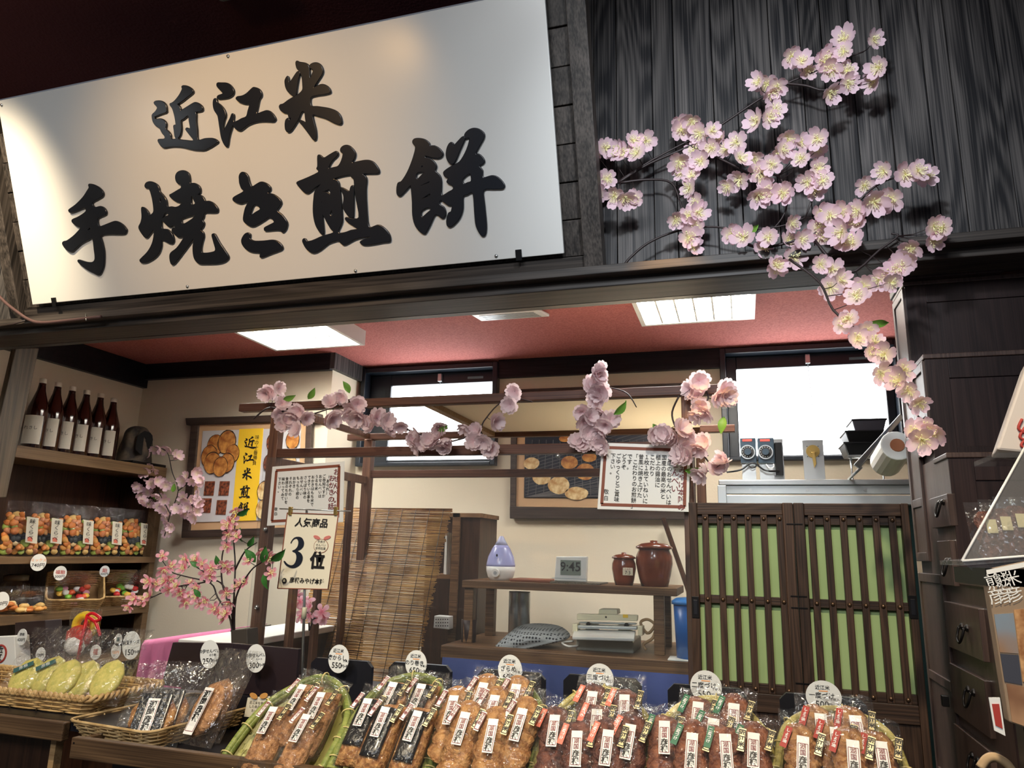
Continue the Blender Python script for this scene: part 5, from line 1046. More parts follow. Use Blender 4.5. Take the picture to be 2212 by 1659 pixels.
# ------- bag prototypes
def crk(kind, par, rnd):
    m = M['ck_'+kind]
    if kind in 'ab':   # long slabs
        n = 2 if kind == 'b' else 1
        for i in range(3 if kind == 'b' else 2):
            bm = bmesh.new(); bmesh.ops.create_grid(bm, x_segments=10, y_segments=22, size=.5)
            for v in bm.verts:
                u, w_ = v.co.x*2, v.co.y*2; ed = max(0, (1-u**4))*max(0, 1-w_**10); nse = rnd.uniform(-1, 1)
                v.co = Vector((u*(.034 if kind == 'a' else .036)*(1-.12*abs(w_)**3), w_*(.084), .012*ed**.4+.0022*nse*ed+i*.006-.002*abs(u)))
            g = bmesh.ops.extrude_face_region(bm, geom=bm.faces[:]); 
            for v in [e_ for e_ in g['geom'] if isinstance(e_, bmesh.types.BMVert)]: v.co.z = i*.006-.004
            me = bpy.data.meshes.new('cracker'); bm.to_mesh(me); bm.free(); me.materials.append(m); me.polygons.foreach_set('use_smooth', [True]*len(me.polygons))
            o = bpy.data.objects.new('cracker', me); link(o, par, (rnd.uniform(-.003, .003), -.006*i, .002))
        if kind == 'b':
            V, Fc = [], []
            for j in range(9):
                for k in range(6): u = k/5*2-1; w_ = -.055+.118*j/8; V.append((u*.024, w_, .033+.0015*rnd.uniform(-1, 1)-.003*u*u))
            for j in range(8):
                for k in range(5): a = j*6+k; Fc.append((a, a+1, a+7, a+6))
            o = mk('nori_strip', V, Fc, M['nori'], par, smooth=True); sd = o.modifiers.new('t', 'SOLIDIFY'); sd.thickness = .003
        return
    n = 5; R_ = .0355
    for i in range(n):
        bm = bmesh.new(); seg, rings = 20, 4; vs = [bm.verts.new((0, 0, .0075))]; prev = None; wob = [1+rnd.uniform(-.05, .05) for _ in range(seg)]
        for r_ in range(1, rings+1):
            row = []
            for k in range(seg):
                a = 2*pi*k/seg; rr_ = R_*r_/rings*wob[k]; row.append(bm.verts.new((rr_*cos(a), rr_*sin(a), .0075*(1-(r_/rings)**3)+rnd.uniform(-1, 1)*.0013)))
            for k in range(seg):
                if prev: bm.faces.new((prev[k], row[k], row[(k+1) % seg], prev[(k+1) % seg]))
                else: bm.faces.new((vs[0], row[k], row[(k+1) % seg]))
            prev = row
        low = [bm.verts.new((v.co.x*.95, v.co.y*.95, -.005)) for v in prev]
        for k in range(seg): bm.faces.new((prev[k], low[k], low[(k+1) % seg], prev[(k+1) % seg]))
        bm.faces.new(low[::-1]); me = bpy.data.meshes.new('cracker'); bm.normal_update(); bm.to_mesh(me); bm.free(); me.materials.append(m); me.polygons.foreach_set('use_smooth', [True]*len(me.polygons))
        o = bpy.data.objects.new('cracker', me); link(o, par, (rnd.uniform(-.003, .003), -.060+i*.030, .020-.0012*i)); o.rotation_euler = (radians(17), rnd.uniform(-.1, .1), rnd.uniform(0, 3))
FZ = Vector((0, 0, 1))
tagcol = {'a': ('maroonp', '唐がらし'), 'b': ('maroonp', 'のり巻'), 'c': ('maroonp', 'ざらめ'), 'd': ('salmon', '三度づけ'), 'e': ('greenp', '二度づけ'), 'f': ('red', 'しょう油')}
def bag_film(par, seed):
    rnd = random.Random(seed); V, Fc = [], []; nx, ny = 10, 20; w_, y0, y1 = .090, -.095, .120
    ph = [rnd.uniform(0, 6) for _ in range(6)]
    for s in (1, -1):
        for j in range(ny+1):
            yy = y0+(y1-y0)*j/ny; body = max(0, min(1, (yy-y0)/.03))*max(0, min(1, (.105-yy)/.035))
            for i in range(nx+1):
                u = i/nx*2-1; e_ = max(0, 1-abs(u)**3)
                zt_ = (.008+.034*e_*body**.6) if s > 0 else -.006*e_
                wr = .0022*sin(9*u+ph[0]+yy*60)+.0018*sin(17*u*(1+yy*8)+ph[1])+.0016*sin(yy*160+ph[2]+u*5)
                if yy > .09: wr *= 1.6; zt_ = .012*(1 if s > 0 else .6)+.006*sin(4*u+ph[3])+(yy-.09)*.35*sin(2*u+ph[4])
                V.append((u*w_/2*(1-.10*(body < .3 and yy < 0)), yy, zt_+(wr*e_ if s > 0 else 0)))
    k_ = (nx+1)*(ny+1)
    for s in (0, 1):
        for j in range(ny):
            for i in range(nx):
                a = s*k_+j*(nx+1)+i; q = (a, a+1, a+nx+2, a+nx+1); Fc.append(q if s == 0 else q[::-1])
    return mk('clear_bag', V, Fc, M['film'], par, org=(0, 0, 0), smooth=True)
def make_bag(kind, seed):
    rnd = random.Random(seed); t = thing('cracker_bag', '', 'bag', (0, 0, 0)); ORG[t.name] = Vector()
    crk(kind, t, rnd)
    z = .041
    def lab(name, cx, cy, w_, l_, ang, m, zz=z, border=None, th=.0006):
        A = Matrix.Rotation(ang, 3, 'Z'); c = Vector((cx, cy, zz)); q = [c+A @ Vector((sx*w_/2, sy*l_/2, 0)) for sx, sy in ((-1, 1), (1, 1), (1, -1), (-1, -1))]
        o = hexa(name, q, (0, 0, -th), m, t); ORG[o.name] = Vector(ORG[o.name])
        if border:
            bm_, f_ = border
            for a_, b_ in ((0, 1), (1, 2), (2, 3), (3, 0)):
                pa = c+(q[a_]-c)*f_; pb = c+(q[b_]-c)*f_; nn = (pb-pa).cross(FZ).normalized()*.0009
                hexa('printed_line', [pa+nn+FZ*.0003, pb+nn+FZ*.0003, pb-nn+FZ*.0003, pa-nn+FZ*.0003], (0, 0, -.0003), bm_, o)
        return o, c, A
    o, c, A = lab('name_label', 0, .022, .0225, .072, rnd.uniform(-.03, .03), M['paperw'])
    q = [c+A @ Vector((sx*.0088, yy, .0003)) for sx, yy in ((-1, .021), (1, .021), (1, -.0325), (-1, -.0325))]
    for a_, b_ in ((0, 1), (1, 2), (2, 3), (3, 0)): nn = (q[b_]-q[a_]).cross(FZ).normalized()*.0006; hexa('printed_line', [q[a_]+nn, q[b_]+nn, q[b_]-nn, q[a_]-nn], (0, 0, -.0003), M['maroonp'], o)
    text('湖国', .0115, M['maroonp'], o, frame_m(c+A @ Vector((0, .020, .0006)), A @ XX, FZ), vertical=True, bold=.015, line=1.0)
    text('彦根', .0145, M['ink'], o, frame_m(c+A @ Vector((0, -.0045, .0006)), A @ XX, FZ), vertical=True, bold=.04, line=.98)
    o, c, A = lab('gold_label', .031, .050, .0135, .045, -.22, M['gold'], .036, (M['ink'], .86))
    text('近江米', .011, M['ink'], o, frame_m(c+A @ Vector((0, .0185, .0006)), A @ XX, FZ), vertical=True, bold=.05, line=1.05)
    mc, s = tagcol[kind]
    o, c, A = lab('flavour_label', -.030, .054, .0125, .044, -.30, M[mc] if kind in 'def' else M['paperw'], .036, None if kind in 'def' else (M[mc], .85))
    text(s, .0088 if len(s) < 4 else .0078, M['paperw'] if kind in 'def' else M[mc], o, frame_m(c+A @ Vector((0, .0175, .0006)), A @ XX, FZ), vertical=True, bold=.03, line=1.0)
    bag_film(t, seed); return t
def place_on(t, px, py, h, tilt, rot, s=1.0, ly=.022):
    """put the bag so that its name label falls at the given picture point"""
    c = PB(px, py, h); R3 = Matrix.Rotation(radians(tilt), 4, 'X') @ Matrix.Rotation(radians(rot), 4, 'Z') @ Matrix.Scale(s, 4)
    t.matrix_world = Matrix.Translation(c) @ R3 @ Matrix.Translation((0, -ly, -.02))
BK = [
 ('a', 'chili', [(492, 1632), (528, 1582), (575, 1530), (625, 1496), (690, 1468), (733, 1484), (752, 1525), (748, 1572), (708, 1648)], [(584, 1566, .02), (654, 1583, .022), (645, 1516, .016), (688, 1534, .018)], 'bamboo'),
 ('b', 'seaweed-wrapped', [(725, 1642), (749, 1588), (785, 1530), (830, 1485), (893, 1465), (940, 1475), (958, 1510), (957, 1560), (925, 1655)], [(905, 1516, .014), (843, 1512, .02), (789, 1549, .03), (897, 1577, .034), (827, 1568, .036)], 'bamboo'),
 ('c', 'sugar-coated', [(930, 1665), (950, 1600), (980, 1540), (1030, 1495), (1090, 1478), (1140, 1492), (1168, 1530), (1169, 1580), (1146, 1662)], [(1040, 1516, .012), (1112, 1520, .014), (978, 1545, .02), (1066, 1545, .026), (1124, 1575, .034), (1001, 1583, .038), (1064, 1599, .042)], 'bamboo'),
 ('d', 'thrice-dipped dark', [(1157, 1665), (1176, 1599), (1200, 1551), (1233, 1516), (1265, 1499), (1309, 1495), (1348, 1505), (1376, 1529), (1398, 1560), (1408, 1602), (1404, 1665)], [(1278, 1537, .012), (1350, 1545, .014), (1198, 1590, .022), (1290, 1578, .028), (1359, 1612, .034), (1248, 1627, .042), (1313, 1625, .044)], 'bamboo2'),
 ('e', 'twice-dipped', [(1408, 1668), (1416, 1616), (1435, 1565), (1475, 1528), (1522, 1516), (1560, 1519), (1598, 1533), (1631, 1562), (1655, 1597), (1671, 1668)], [(1507, 1562, .012), (1585, 1566, .014), (1437, 1605, .022), (1628, 1633, .03), (1540, 1600, .028), (1495, 1633, .042), (1570, 1636, .044)], 'bamboo2'),
 ('f', 'once-dipped', [(1678, 1668), (1684, 1621), (1696, 1580), (1724, 1555), (1765, 1541), (1805, 1539), (1848, 1550), (1899, 1575), (1932, 1610), (1956, 1668)], [(1775, 1590, .014), (1852, 1595, .016), (1734, 1641, .034), (1906, 1654, .03), (1808, 1622, .026), (1843, 1651, .044)], 'bamboo2')]
M['woven'] = mat('woven_bamboo_strip', (150, 148, 84), .5, c2=(184, 178, 112), scale=12)
posn = ['back left', 'back right', 'second row left', 'second row middle', 'front right', 'front left', 'front middle']
for bi, (kd, nm, ring, bags, bm_name) in enumerate(BK):
    rp = smoothpts([PB(x, y) for x, y in ring], 3); lowv = (rp[0]-p0).dot(pv); lowv = min(lowv, (rp[-1]-p0).dot(pv))-.01
    a, b_ = rp[-1].copy(), rp[0].copy()
    bot = [a-pv*.02, a.lerp(b_, .2)-pv*.035, a.lerp(b_, .5)-pv*.042, a.lerp(b_, .8)-pv*.035, b_-pv*.02]
    loop = resample(rp+bot, 72); cen = sum(loop, Vector())/len(loop)
    loop = [v+pn*.003 for v in loop]
    t = thing('bamboo_basket', 'oval %s bamboo basket of %s rice crackers' % (('green' if bm_name == 'bamboo' else 'yellow-green'), nm), 'basket', cen, 'bamboo cracker baskets')
    for k in range(3):
        off = [(pn*.005, 1.0), (-pn*.004, 1.012), (Vector(), .972)][k]
        V, Fc = [], []; bm_tube(V, Fc, [cen+(v-cen)*off[1]+off[0] for v in loop], .0072, 6, True); mk('rim_cane', V, Fc, M[bm_name], t, smooth=True)
    for k in range(0, 72, 6):
        c = loop[k]; tg = (loop[(k+1) % 72]-loop[k-1]).normalized(); b1 = (c-cen).normalized(); b1 = (b1-tg*b1.dot(tg)).normalized(); b2 = tg.cross(b1)
        for s in (0,):
            V, Fc = [], []; bm_tube(V, Fc, [c+(b1*cos(2*pi*i/12)+b2*sin(2*pi*i/12))*.0130 for i in range(12)], .0016, 4, True); mk('binding', V, Fc, M['tie'], t, smooth=True)
    # woven bowl: real strips over and under
    inner = [cen+(v-cen)*.97 for v in loop]; dp = .028
    def bowl(u, w_):   # u,w in [-1,1] plane coordinates across the basket
        return None
    xs_ = [(v-cen).x for v in inner]; vs_ = [(v-cen).dot(pv) for v in inner]; hx_, hv_ = (max(xs_)-min(xs_))/2, (max(vs_)-min(vs_))/2; cx_, cv_ = (max(xs_)+min(xs_))/2, (max(vs_)+min(vs_))/2
    def inside(x, v):
        c_ = False; n_ = len(xs_)
        for i in range(n_):
            j = i-1
            if (vs_[i] > v) != (vs_[j] > v) and x < (xs_[j]-xs_[i])*(v-vs_[i])/(vs_[j]-vs_[i])+xs_[i]: c_ = not c_
        return c_
    def depth_(x, v): q = ((x-cx_)/hx_)**2+((v-cv_)/hv_)**2; return -dp*max(0, 1-q**1.5)**.6 if q < 1 else 0
    V, Fc = [], []; st_ = .0075
    for axis in (0, 1):
        H_ = hv_ if axis == 0 else hx_; W_ = hx_ if axis == 0 else hv_; n_ = int(2*H_/st_)
        for i in range(n_+1):
            s = -H_+i*st_+(cv_ if axis == 0 else cx_); prev = None; m_ = int(2*W_/st_)
            for j in range(m_+1):
                q = -W_+j*st_+(cx_ if axis == 0 else cv_); x, v = (q, s) if axis == 0 else (s, q)
                if not inside(x, v): prev = None; continue
                over = .0009*(1 if (i+j+axis) % 2 else -1); z = depth_(x, v)+over-.010; hw = st_*.42
                if axis == 0: e0, e1 = cen+XX*x+pv*(v-hw)+pn*z, cen+XX*x+pv*(v+hw)+pn*z
                else: e0, e1 = cen+XX*(x-hw)+pv*v+pn*z, cen+XX*(x+hw)+pv*v+pn*z
                V += [e0, e1]
                if prev is not None: Fc.append((prev, prev+1, len(V)-1, len(V)-2))
                prev = len(V)-2
    tag(mk('woven_strips', V, Fc, M['woven'], t), kind='stuff')
    V, Fc = [cen+pn*(-dp+.002)], []   # under skin
    for v in loop: V.append(v-pn*.008)
    sk = [cen+(v-cen)*.55-pn*(dp+.008) for v in loop]; V += sk; n_ = len(loop)
    for k in range(n_): Fc += [(1+k, 1+(k+1) % n_, 1+n_+(k+1) % n_, 1+n_+k), (1+n_+k, 1+n_+(k+1) % n_, 0)]
    mk('basket_back', V, Fc, M['woven'], t, smooth=True)
    protos = []
    for i, (x, y, h) in enumerate(bags):
        if i < 2: b = make_bag(kd, bi*10+i); protos.append(b)
        else: b = copy_tree(protos[i % 2])
        n_b = len(bags); wh = {4: ['front left', 'front right', 'back left', 'back right'], 5: ['back right', 'back left', 'left', 'front right', 'front middle'], 6: ['back left', 'back right', 'front left', 'far right', 'middle', 'front right'], 7: ['back left', 'back right', 'left edge', 'centre', 'right edge', 'front left', 'front right']}[n_b][i]
        b['label'] = 'clear bag of %s rice crackers, %s in its basket' % (nm, wh); b['group'] = 'bags of %s crackers' % nm
        b.name = 'cracker_bag'
        place_on(b, x, y, h+.012, 42+(10 if h > .03 else 4), random.uniform(-5, 5), .80 if kd in 'ab' else .84)
# ------- black boards and price tags behind baskets
YB2 = 1.66
TG = [(732, 1423, 25, 29, '唐からし', '５本入', '550', (672, 803, 1427, 1497)), (899, 1434, 25, 28, 'のり巻き', '５本入', '650', (840, 974, 1436, 1500)), (1102, 1447, 27, 31, 'ざらめ', '５枚入', '600', (1032, 1177, 1452, 1520)),
      (1296, 1466, 30, 31, '三度づけ', '５枚入', '600', (1217, 1385, 1464, 1530)), (1525, 1483, 33, 33, '二度づけ', '５枚入', '550', (1442, 1612, 1485, 1560)), (1779, 1505, 36, 33, '一度づけ', '５枚入', '500', (1684, 1872, 1505, 1580))]
for x, y, rx, ry, s, cnt, pr_, (x0, x1, yt, yb_) in TG:
    a, b_ = PY(x0, yt+2, YB2), PY(x1, yt+8, YB2); zt2 = PY((x0+x1)/2, yt-2, YB2).z
    t = thing('black_price_board', 'black board with cut corners behind the %s price tag' % s.replace(s, {'唐からし': 'chili', 'のり巻き': 'seaweed', 'ざらめ': 'sugared', '三度づけ': 'thrice-dipped', '二度づけ': 'twice-dipped', '一度づけ': 'once-dipped'}[s]), 'board', ((a.x+b_.x)/2, YB2, 1.14), 'black price boards'); c_ = .013
    V = [(a.x, YB2, 1.141), (b_.x, YB2, 1.141), (b_.x, YB2, zt2-c_), (b_.x-c_, YB2, zt2), (a.x+c_, YB2, zt2), (a.x, YB2, zt2-c_)]; V += [(p[0], YB2+.012, p[2]) for p in V]
    mk('board', V, [(0, 1, 2, 3, 4, 5), (11, 10, 9, 8, 7, 6)]+[(k, k+6, (k+1) % 6+6, (k+1) % 6) for k in range(6)], M['black'], t)
    c = PY(x, y, YB2-.03); d = (c-EYE).dot(_f)/FPX
    en = {'唐からし': 'chili', 'のり巻き': 'seaweed roll', 'ざらめ': 'sugared', '三度づけ': 'thrice-dipped', '二度づけ': 'twice-dipped', '一度づけ': 'once-dipped'}[s]
    round_tag('price_tag', 'round white handwritten %s yen price tag for the %s crackers' % (pr_, en), c, ry*d, [('近江米', -.05, .55, .30, M['ink']), (s, -.12, .05, .40, M['ink']), (cnt, .66, -.12, .20, M['ink']), (pr_, -.12, -.48, .56, M['ink']), ('円+税', .58, -.50, .24, M['ink'])], rx=rx*d, group='round price tags', line=(.38, .28))
for x, y, s1, s2, pr_, lab in ((453, 1413, '井伊せんべい', 'のり巻', '250', 'round white 250 yen tag on the left half of the black double board'), (553, 1422, '井伊せんべい', 'ハート', '300', 'round white 300 yen tag on the right half of the black double board'), (284, 1394, '納豆チーズ', '', '150', 'round pale handwritten 150 yen tag above the long wicker basket')):
    c = PY(x, y, 1.60); d = (c-EYE).dot(_f)/FPX; L_ = [(s1, 0, .2, .31, M['ink']), (pr_, -.15, -.5, .58, M['ink']), ('円+税', .52, -.5, .24, M['ink'])]
    if s2: L_.append((s2, .3, -.08, .2, M['ink']))
    round_tag('price_tag', lab, c, 29*d, L_, rx=24*d, group='round price tags', tilt=.12)
t = thing('double_board', 'tall dark brown double display board behind the small rattan basket', 'board', PY(500, 1450, 1.63)); zl = 1.141
q = [PY(373, 1388, 1.65), PY(505, 1390, 1.63), PY(645, 1402, 1.65)]
for a, b_ in ((0, 1), (1, 2)): hexa('panel', [q[a], q[b_], Vector((q[b_].x-(.0), q[b_].y, zl)), Vector((q[a].x-(.02 if a == 0 else 0), q[a].y, zl))], (0, .012, 0), mat('dark_brown_board', (36, 24, 28), .4), t, .001)
cq = [PY(x, y, 1.56) for x, y in ((535, 1507), (583, 1504), (580, 1552), (527, 1548))]; t = thing('note_card', 'small cream note card with an orange bow standing behind the green basket', 'card', sum(cq, Vector())/4); hexa('card', cq, (0, .002, 0), M['paper'], t)
for sx in (-1, 1): disc('printed_bow', PY(559+sx*11, 1503, 1.557), .011, .006, .001, mat('bow_orange', (206, 150, 80), .6), t, 12, NY, 0, .3*sx)
for k, s in enumerate(('近江米を使用', 'した商品です', 'おいしい', '素材に')): text(s, .0075, M['ink'], t, frame_m(cq[0].lerp(cq[1], .5).lerp(cq[3].lerp(cq[2], .5), .3+.19*k)+NY*.001, XX, NY))
# ------- rattan basket with nori crackers
zr_ = PY(402, 1593, 1.345).z; c = [PZ(x, y, zr_) for x, y in ((207, 1562), (405, 1594), (516, 1513))]
w_ = (c[1]-c[0]).length*.93; d_ = (c[2]-c[1]).length*.93; cen = (c[0]+c[2])/2; ang = math.atan2((c[1]-c[0]).y, (c[1]-c[0]).x)
t = thing('rattan_basket', 'square pale rattan basket at the left end of the front tray', 'basket', (0, 0, 0)); ORG[t.name] = Vector()
woven_basket(t, w_*.86, d_*.86, zr_-1.072, .17, 9, 34, M['rattan'], .0035, False); t.matrix_world = Matrix.Translation((cen.x, cen.y, 1.072)) @ Matrix.Rotation(ang, 4, 'Z')
RB = (cen.x, cen.y)
def flat_bag(label, ctr_, rotz, tilt, nori, n=1, w=.12, l=.13, cr='ck_b', group=None, text_=True, top=.05):
    t = thing('cracker_bag', label, 'bag', (0, 0, 0), group); ORG[t.name] = Vector(); rnd = random.Random(hash_(label))
    for i in range(n):
        o = blob('cracker', Vector((0, -.004, .006+i*.008)), .5, M[cr], t, (w*.82, l*.86, .020), .04, i); 
    if nori: hexa('nori_strip', [Vector((-w*.27, l*.36, .021)), Vector((w*.27, l*.36, .021)), Vector((w*.27, -l*.34, .021)), Vector((-w*.27, -l*.34, .021))], (0, 0, -.012), M['nori'], t, .002)
    if text_:
        q = [Vector((-.013, l*.25, .0245)), Vector((.013, l*.25, .0245)), Vector((.013, -l*.45, .0245)), Vector((-.013, -l*.45, .0245))]; lb = hexa('name_label', q, (0, 0, -.0006), M['paperw'], t); text('湖国彦根', .017, M['ink'], lb, frame_m(Vector((0, l*.2, .0252)), XX, FZ), vertical=True, bold=.04, line=.95)
        for a_, b_ in ((0, 1), (1, 2), (2, 3), (3, 0)): cc = sum(q, Vector())/4; pa, pb = cc+(q[a_]-cc)*.86, cc+(q[b_]-cc)*.86; nn = (pb-pa).cross(FZ).normalized()*.0006; hexa('printed_line', [pa+nn+FZ*.0003, pb+nn+FZ*.0003, pb-nn+FZ*.0003, pa-nn+FZ*.0003], (0, 0, -.0003), M['maroonp'], lb)
    V, Fc = [], []; nx, ny = 9, 12
    for s in (1, -1):
        for j in range(ny+1):
            v = j/ny; yy = -l*.55+v*(l*1.1+top); body = max(0, min(1, v*6))*max(0, min(1, (l*.55-yy)/.02))
            for i in range(nx+1): u = i/nx*2-1; V.append((u*w*.58, yy, (.004+.022*max(0, 1-u**4)*body+rnd.uniform(-.0015, .0015)) if s > 0 else -.010*body*(1-u*u)))
    k_ = (nx+1)*(ny+1)
    for s in (0, 1):
        for j in range(ny):
            for i in range(nx): a = s*k_+j*(nx+1)+i; q = (a, a+1, a+nx+2, a+nx+1); Fc.append(q if s == 0 else q[::-1])
    mk('clear_bag', V, Fc, M['film'], t, org=(0, 0, 0), smooth=True)
    t.matrix_world = Matrix.Translation(ctr_) @ Matrix.Rotation(rotz, 4, 'Z') @ Matrix.Rotation(tilt, 4, 'X'); return t
def hash_(s): return sum(ord(c_)*(i+1) for i, c_ in enumerate(s))
flat_bag('bag with a square seaweed cracker at the front of the rattan basket', PY(332, 1548, 1.42), .30, radians(58), 1, w=.125, l=.12)
flat_bag('second square seaweed cracker bag behind the first in the rattan basket', PY(360, 1538, 1.47), .30, radians(58), 1, w=.125, l=.12, text_=False)
flat_bag('bag of brown crackers turned sideways at the right of the rattan basket', PY(452, 1530, 1.44), -.15, radians(60), 0, w=.10, l=.14, cr='ck_a')
flat_bag('rearmost bag of brown crackers turned sideways in the rattan basket', PY(470, 1522, 1.49), -.15, radians(60), 0, w=.10, l=.14, cr='ck_a', text_=False)
# ------- left table with long wicker basket
YL = 1.36; a = PY(138, 1562, YL); zl_ = a.z
t = thing('side_table', 'dark table with a wooden front edge at the lower left picture corner', 'table', (a.x-.4, YL+.2, 0)); box('front_rail', a.x-.9, a.x, YL, YL+.02, PY(138, 1604, YL).z, zl_, M['tray'], t, .003); box('table_board', a.x-.9, a.x+.16, YL+.02, YL+.42, zl_-.02, zl_, M['black'], t)
box('leg', a.x-.06, a.x-.045, YL+.03, YL+.05, 0, PY(138, 1604, YL).z, M['pine'], t); box('apron', a.x-.9, a.x-.08, YL+.06, YL+.08, .3, zl_-.03, M['darkshelf'], t)
k0 = PZ(166, 1545, zl_); kz = PY(172, 1507, k0.y).z; k1 = PZ(296, 1472, kz)
wd, dd_ = .62, max(.2, k1.y-k0.y); t = thing('long_wicker_basket', 'long braided wicker basket of yellow-green cracker bags on the left table', 'basket', (0, 0, 0)); ORG[t.name] = Vector()
woven_basket(t, wd, dd_, kz-zl_, .08, 7, 40, M['wicker'], .007, True); t.matrix_world = Matrix.Translation((k0.x-wd/2+.02, k0.y+dd_/2, zl_))
for k, (x, y, lab, lb_) in enumerate(((60, 1462, 'leftmost', 1), (108, 1458, 'second from left, teal sticker', 1), (142, 1466, 'third from the left', 0), (182, 1468, 'fourth from the left', 0), (235, 1468, 'rightmost', 0))):
    t = flat_bag('bag with a yellow-green cracker in the long basket, '+lab, PY(x, y, k0.y+.07+.02*(k % 2)), (.30-.02*k), radians(52), 0, w=.092, l=.12, cr='yck', group='yellow-green cracker bags', text_=False, top=.07)
    if lb_: q = [Vector((-.032, .008, .021)), Vector((.006, .032, .021)), Vector((.012, .021, .021)), Vector((-.026, -.003, .021))]; lb = hexa('sticker', q, (0, 0, -.0006), M['tealp'], t); text('彦根', .010, M['paperw'], lb, frame_m(sum(q, Vector())/4+FZ*.0005, q[1]-q[0], FZ))
# things behind the long basket on the table
def tiny(x, y, r, lab, ln, rx=None): c = PY(x, y, 1.75); d = (c-EYE).dot(_f)/FPX; round_tag('price_tag', lab, c, r*d, ln, rx=(rx or r*.9)*d, group='small round tags')
tiny(48, 1376, 17, 'small round grey tag on the dark box behind the long basket', [('彦根', 0, .3, .4, M['ink']), ('620円', 0, -.35, .5, M['ink'])], 14)
tiny(88, 1414, 15, 'small white round tag standing at the back of the long basket', [('120円', 0, -.1, .55, M['ink'])], 13)
tiny(207, 1409, 15, 'small white round tag below the red ribbon', [('福', 0, 0, .9, M['red'])], 15)
tiny(256, 1382, 13, 'small oval tag with blue print left of the 150 yen tag', [('栗', 0, 0, .8, M['tealp'])], 10)
tiny(251, 1406, 16, 'small round tag with orange print under the oval tag', [('120円', 0, -.2, .5, M['orange'])], 13)
YT = 1.80
t = thing('dark_box', 'dark brown upright box behind the small round tags', 'box', PY(60, 1400, YT)); qbox('carton', [(32, 1345), (97, 1340), (97, 1470), (32, 1475)], YT, .06, mat('dark_carton', (44, 26, 24), .4), t, .002)
t = thing('white_box', 'white box with a red ring and black writing at the left picture edge', 'box', PY(0, 1410, YT-.05)); q = qbox('carton', [(-45, 1378), (31, 1374), (35, 1450), (-45, 1450)], YT-.06, .05, M['paperw'], t, .002)
c = PY(0, 1412, YT-.061); V, Fc = [], []; bm_tube(V, Fc, [c+Vector((cos(k*pi/12), 0, sin(k*pi/12)))*.024 for k in range(24)], .003, 4, True); mk('red_ring', V, Fc, M['red'], t); text('近江', .022, M['ink'], t, frame_m(c+NY*.001+Vector((0, 0, .022)), XX, NY), vertical=True, bold=.02)
p = PY(172, 1420, YT-.04); t = thing('ribbon_pouch', 'clear gift pouch of red, white and yellow sweets tied with a red ribbon', 'bag', p); ORG[t.name] = Vector()
ya_ = mat('yellow_sweet', (236, 200, 40), .4); ra_ = mat('red_sweet', (196, 50, 30), .35); rib = mat('red_ribbon', (206, 24, 40), .35)
V, Fc = [], []; bm_tube(V, Fc, [Vector((cos(k*pi/10)*.034-.008, .01, .085+sin(k*pi/10)*.030)) for k in range(20)], .012, 8, True); mk('yellow_ring', V, Fc, ya_, t, smooth=True)
blob('red_wrapper', Vector((-.005, -.008, .055)), .044, ra_, t, (1, .6, .8), .05, 1); blob('white_sweet', Vector((-.002, -.022, .035)), .034, M['white'], t, (1, .6, .8), .05, 2)
tube('ribbon', [Vector((.026, -.03, .0)), Vector((.028, -.028, .06)), Vector((.026, -.02, .12))], .005, rib, t, 5)
tube('bow', smoothpts([Vector((.026, -.02, .118)), Vector((.045, -.02, .125)), Vector((.075, -.02, .112)), Vector((.055, -.02, .104)), Vector((.028, -.02, .114)), Vector((.06, -.02, .10)), Vector((.083, -.02, .065))]), .0045, rib, t, 5)
gather('clear_pouch', .115, .20, .07, M['film'], t, (0, 0, -.065), seed=44)
# ================================================================== BLOSSOMS
def petal_flower(R, mat_, seed, layers=1, cup=.25, pet=5):
    rnd = random.Random(seed); V, Fc = [], []
    for L_ in range(layers):
        for k in range(pet):
            a0 = 2*pi*k/pet+L_*.6+rnd.uniform(-.08, .08); pm_ = mat_.name.startswith('rose') and 'petal3'; r_ = R*(1-.25*L_)*rnd.uniform(.92, 1.06); cu = cup*(1+1.1*L_)+rnd.uniform(-.12, .12); base = len(V)
            prof = ((0.04, .05), (.3, .26), (.6, .42), (.85, .40), (1.0, .22)) if pm_ != 'petal3' else ((0.04, .05), (.3, .18), (.6, .31), (.85, .27), (1.0, .08))
            for i, (d, w_) in enumerate(prof):
                for s in (-1, -.5, 0, .5, 1):
                    dd = d*(1-(.06 if (s == 0 and i == 4) else 0)); z = cu*(d**1.5)*r_+abs(s)**2*.10*r_*d+.04*r_*sin(5*s+k)*d; x, y = r_*dd, r_*w_*s
                    V.append((x*cos(a0)-y*sin(a0), x*sin(a0)+y*cos(a0), z))
            for i in range(4):
                for s in range(4): a = base+i*5+s; Fc.append((a, a+1, a+6, a+5))
    me = bpy.data.meshes.new('blossom'); me.from_pydata(V, [], Fc); me.materials.append(mat_); me.polygons.foreach_set('use_smooth', [True]*len(me.polygons)); return me
def stamens(R, seed, n=20):
    rnd = random.Random(seed); V, Fc = [], []
    for k in range(n):
        a = rnd.uniform(0, 2*pi); r_ = rnd.uniform(.15, .55)*R; p = Vector((r_*cos(a), r_*sin(a), R*rnd.uniform(.32, .55))); bm_tube(V, Fc, [Vector((0, 0, 0)), p], .0006, 3); bm_tube(V, Fc, [p, p+Vector((0, 0, .0018))], .0013, 4)
    me = bpy.data.meshes.new('stamens'); me.from_pydata([tuple(v) for v in V], [], Fc); me.materials.append(M['stamen']); return me
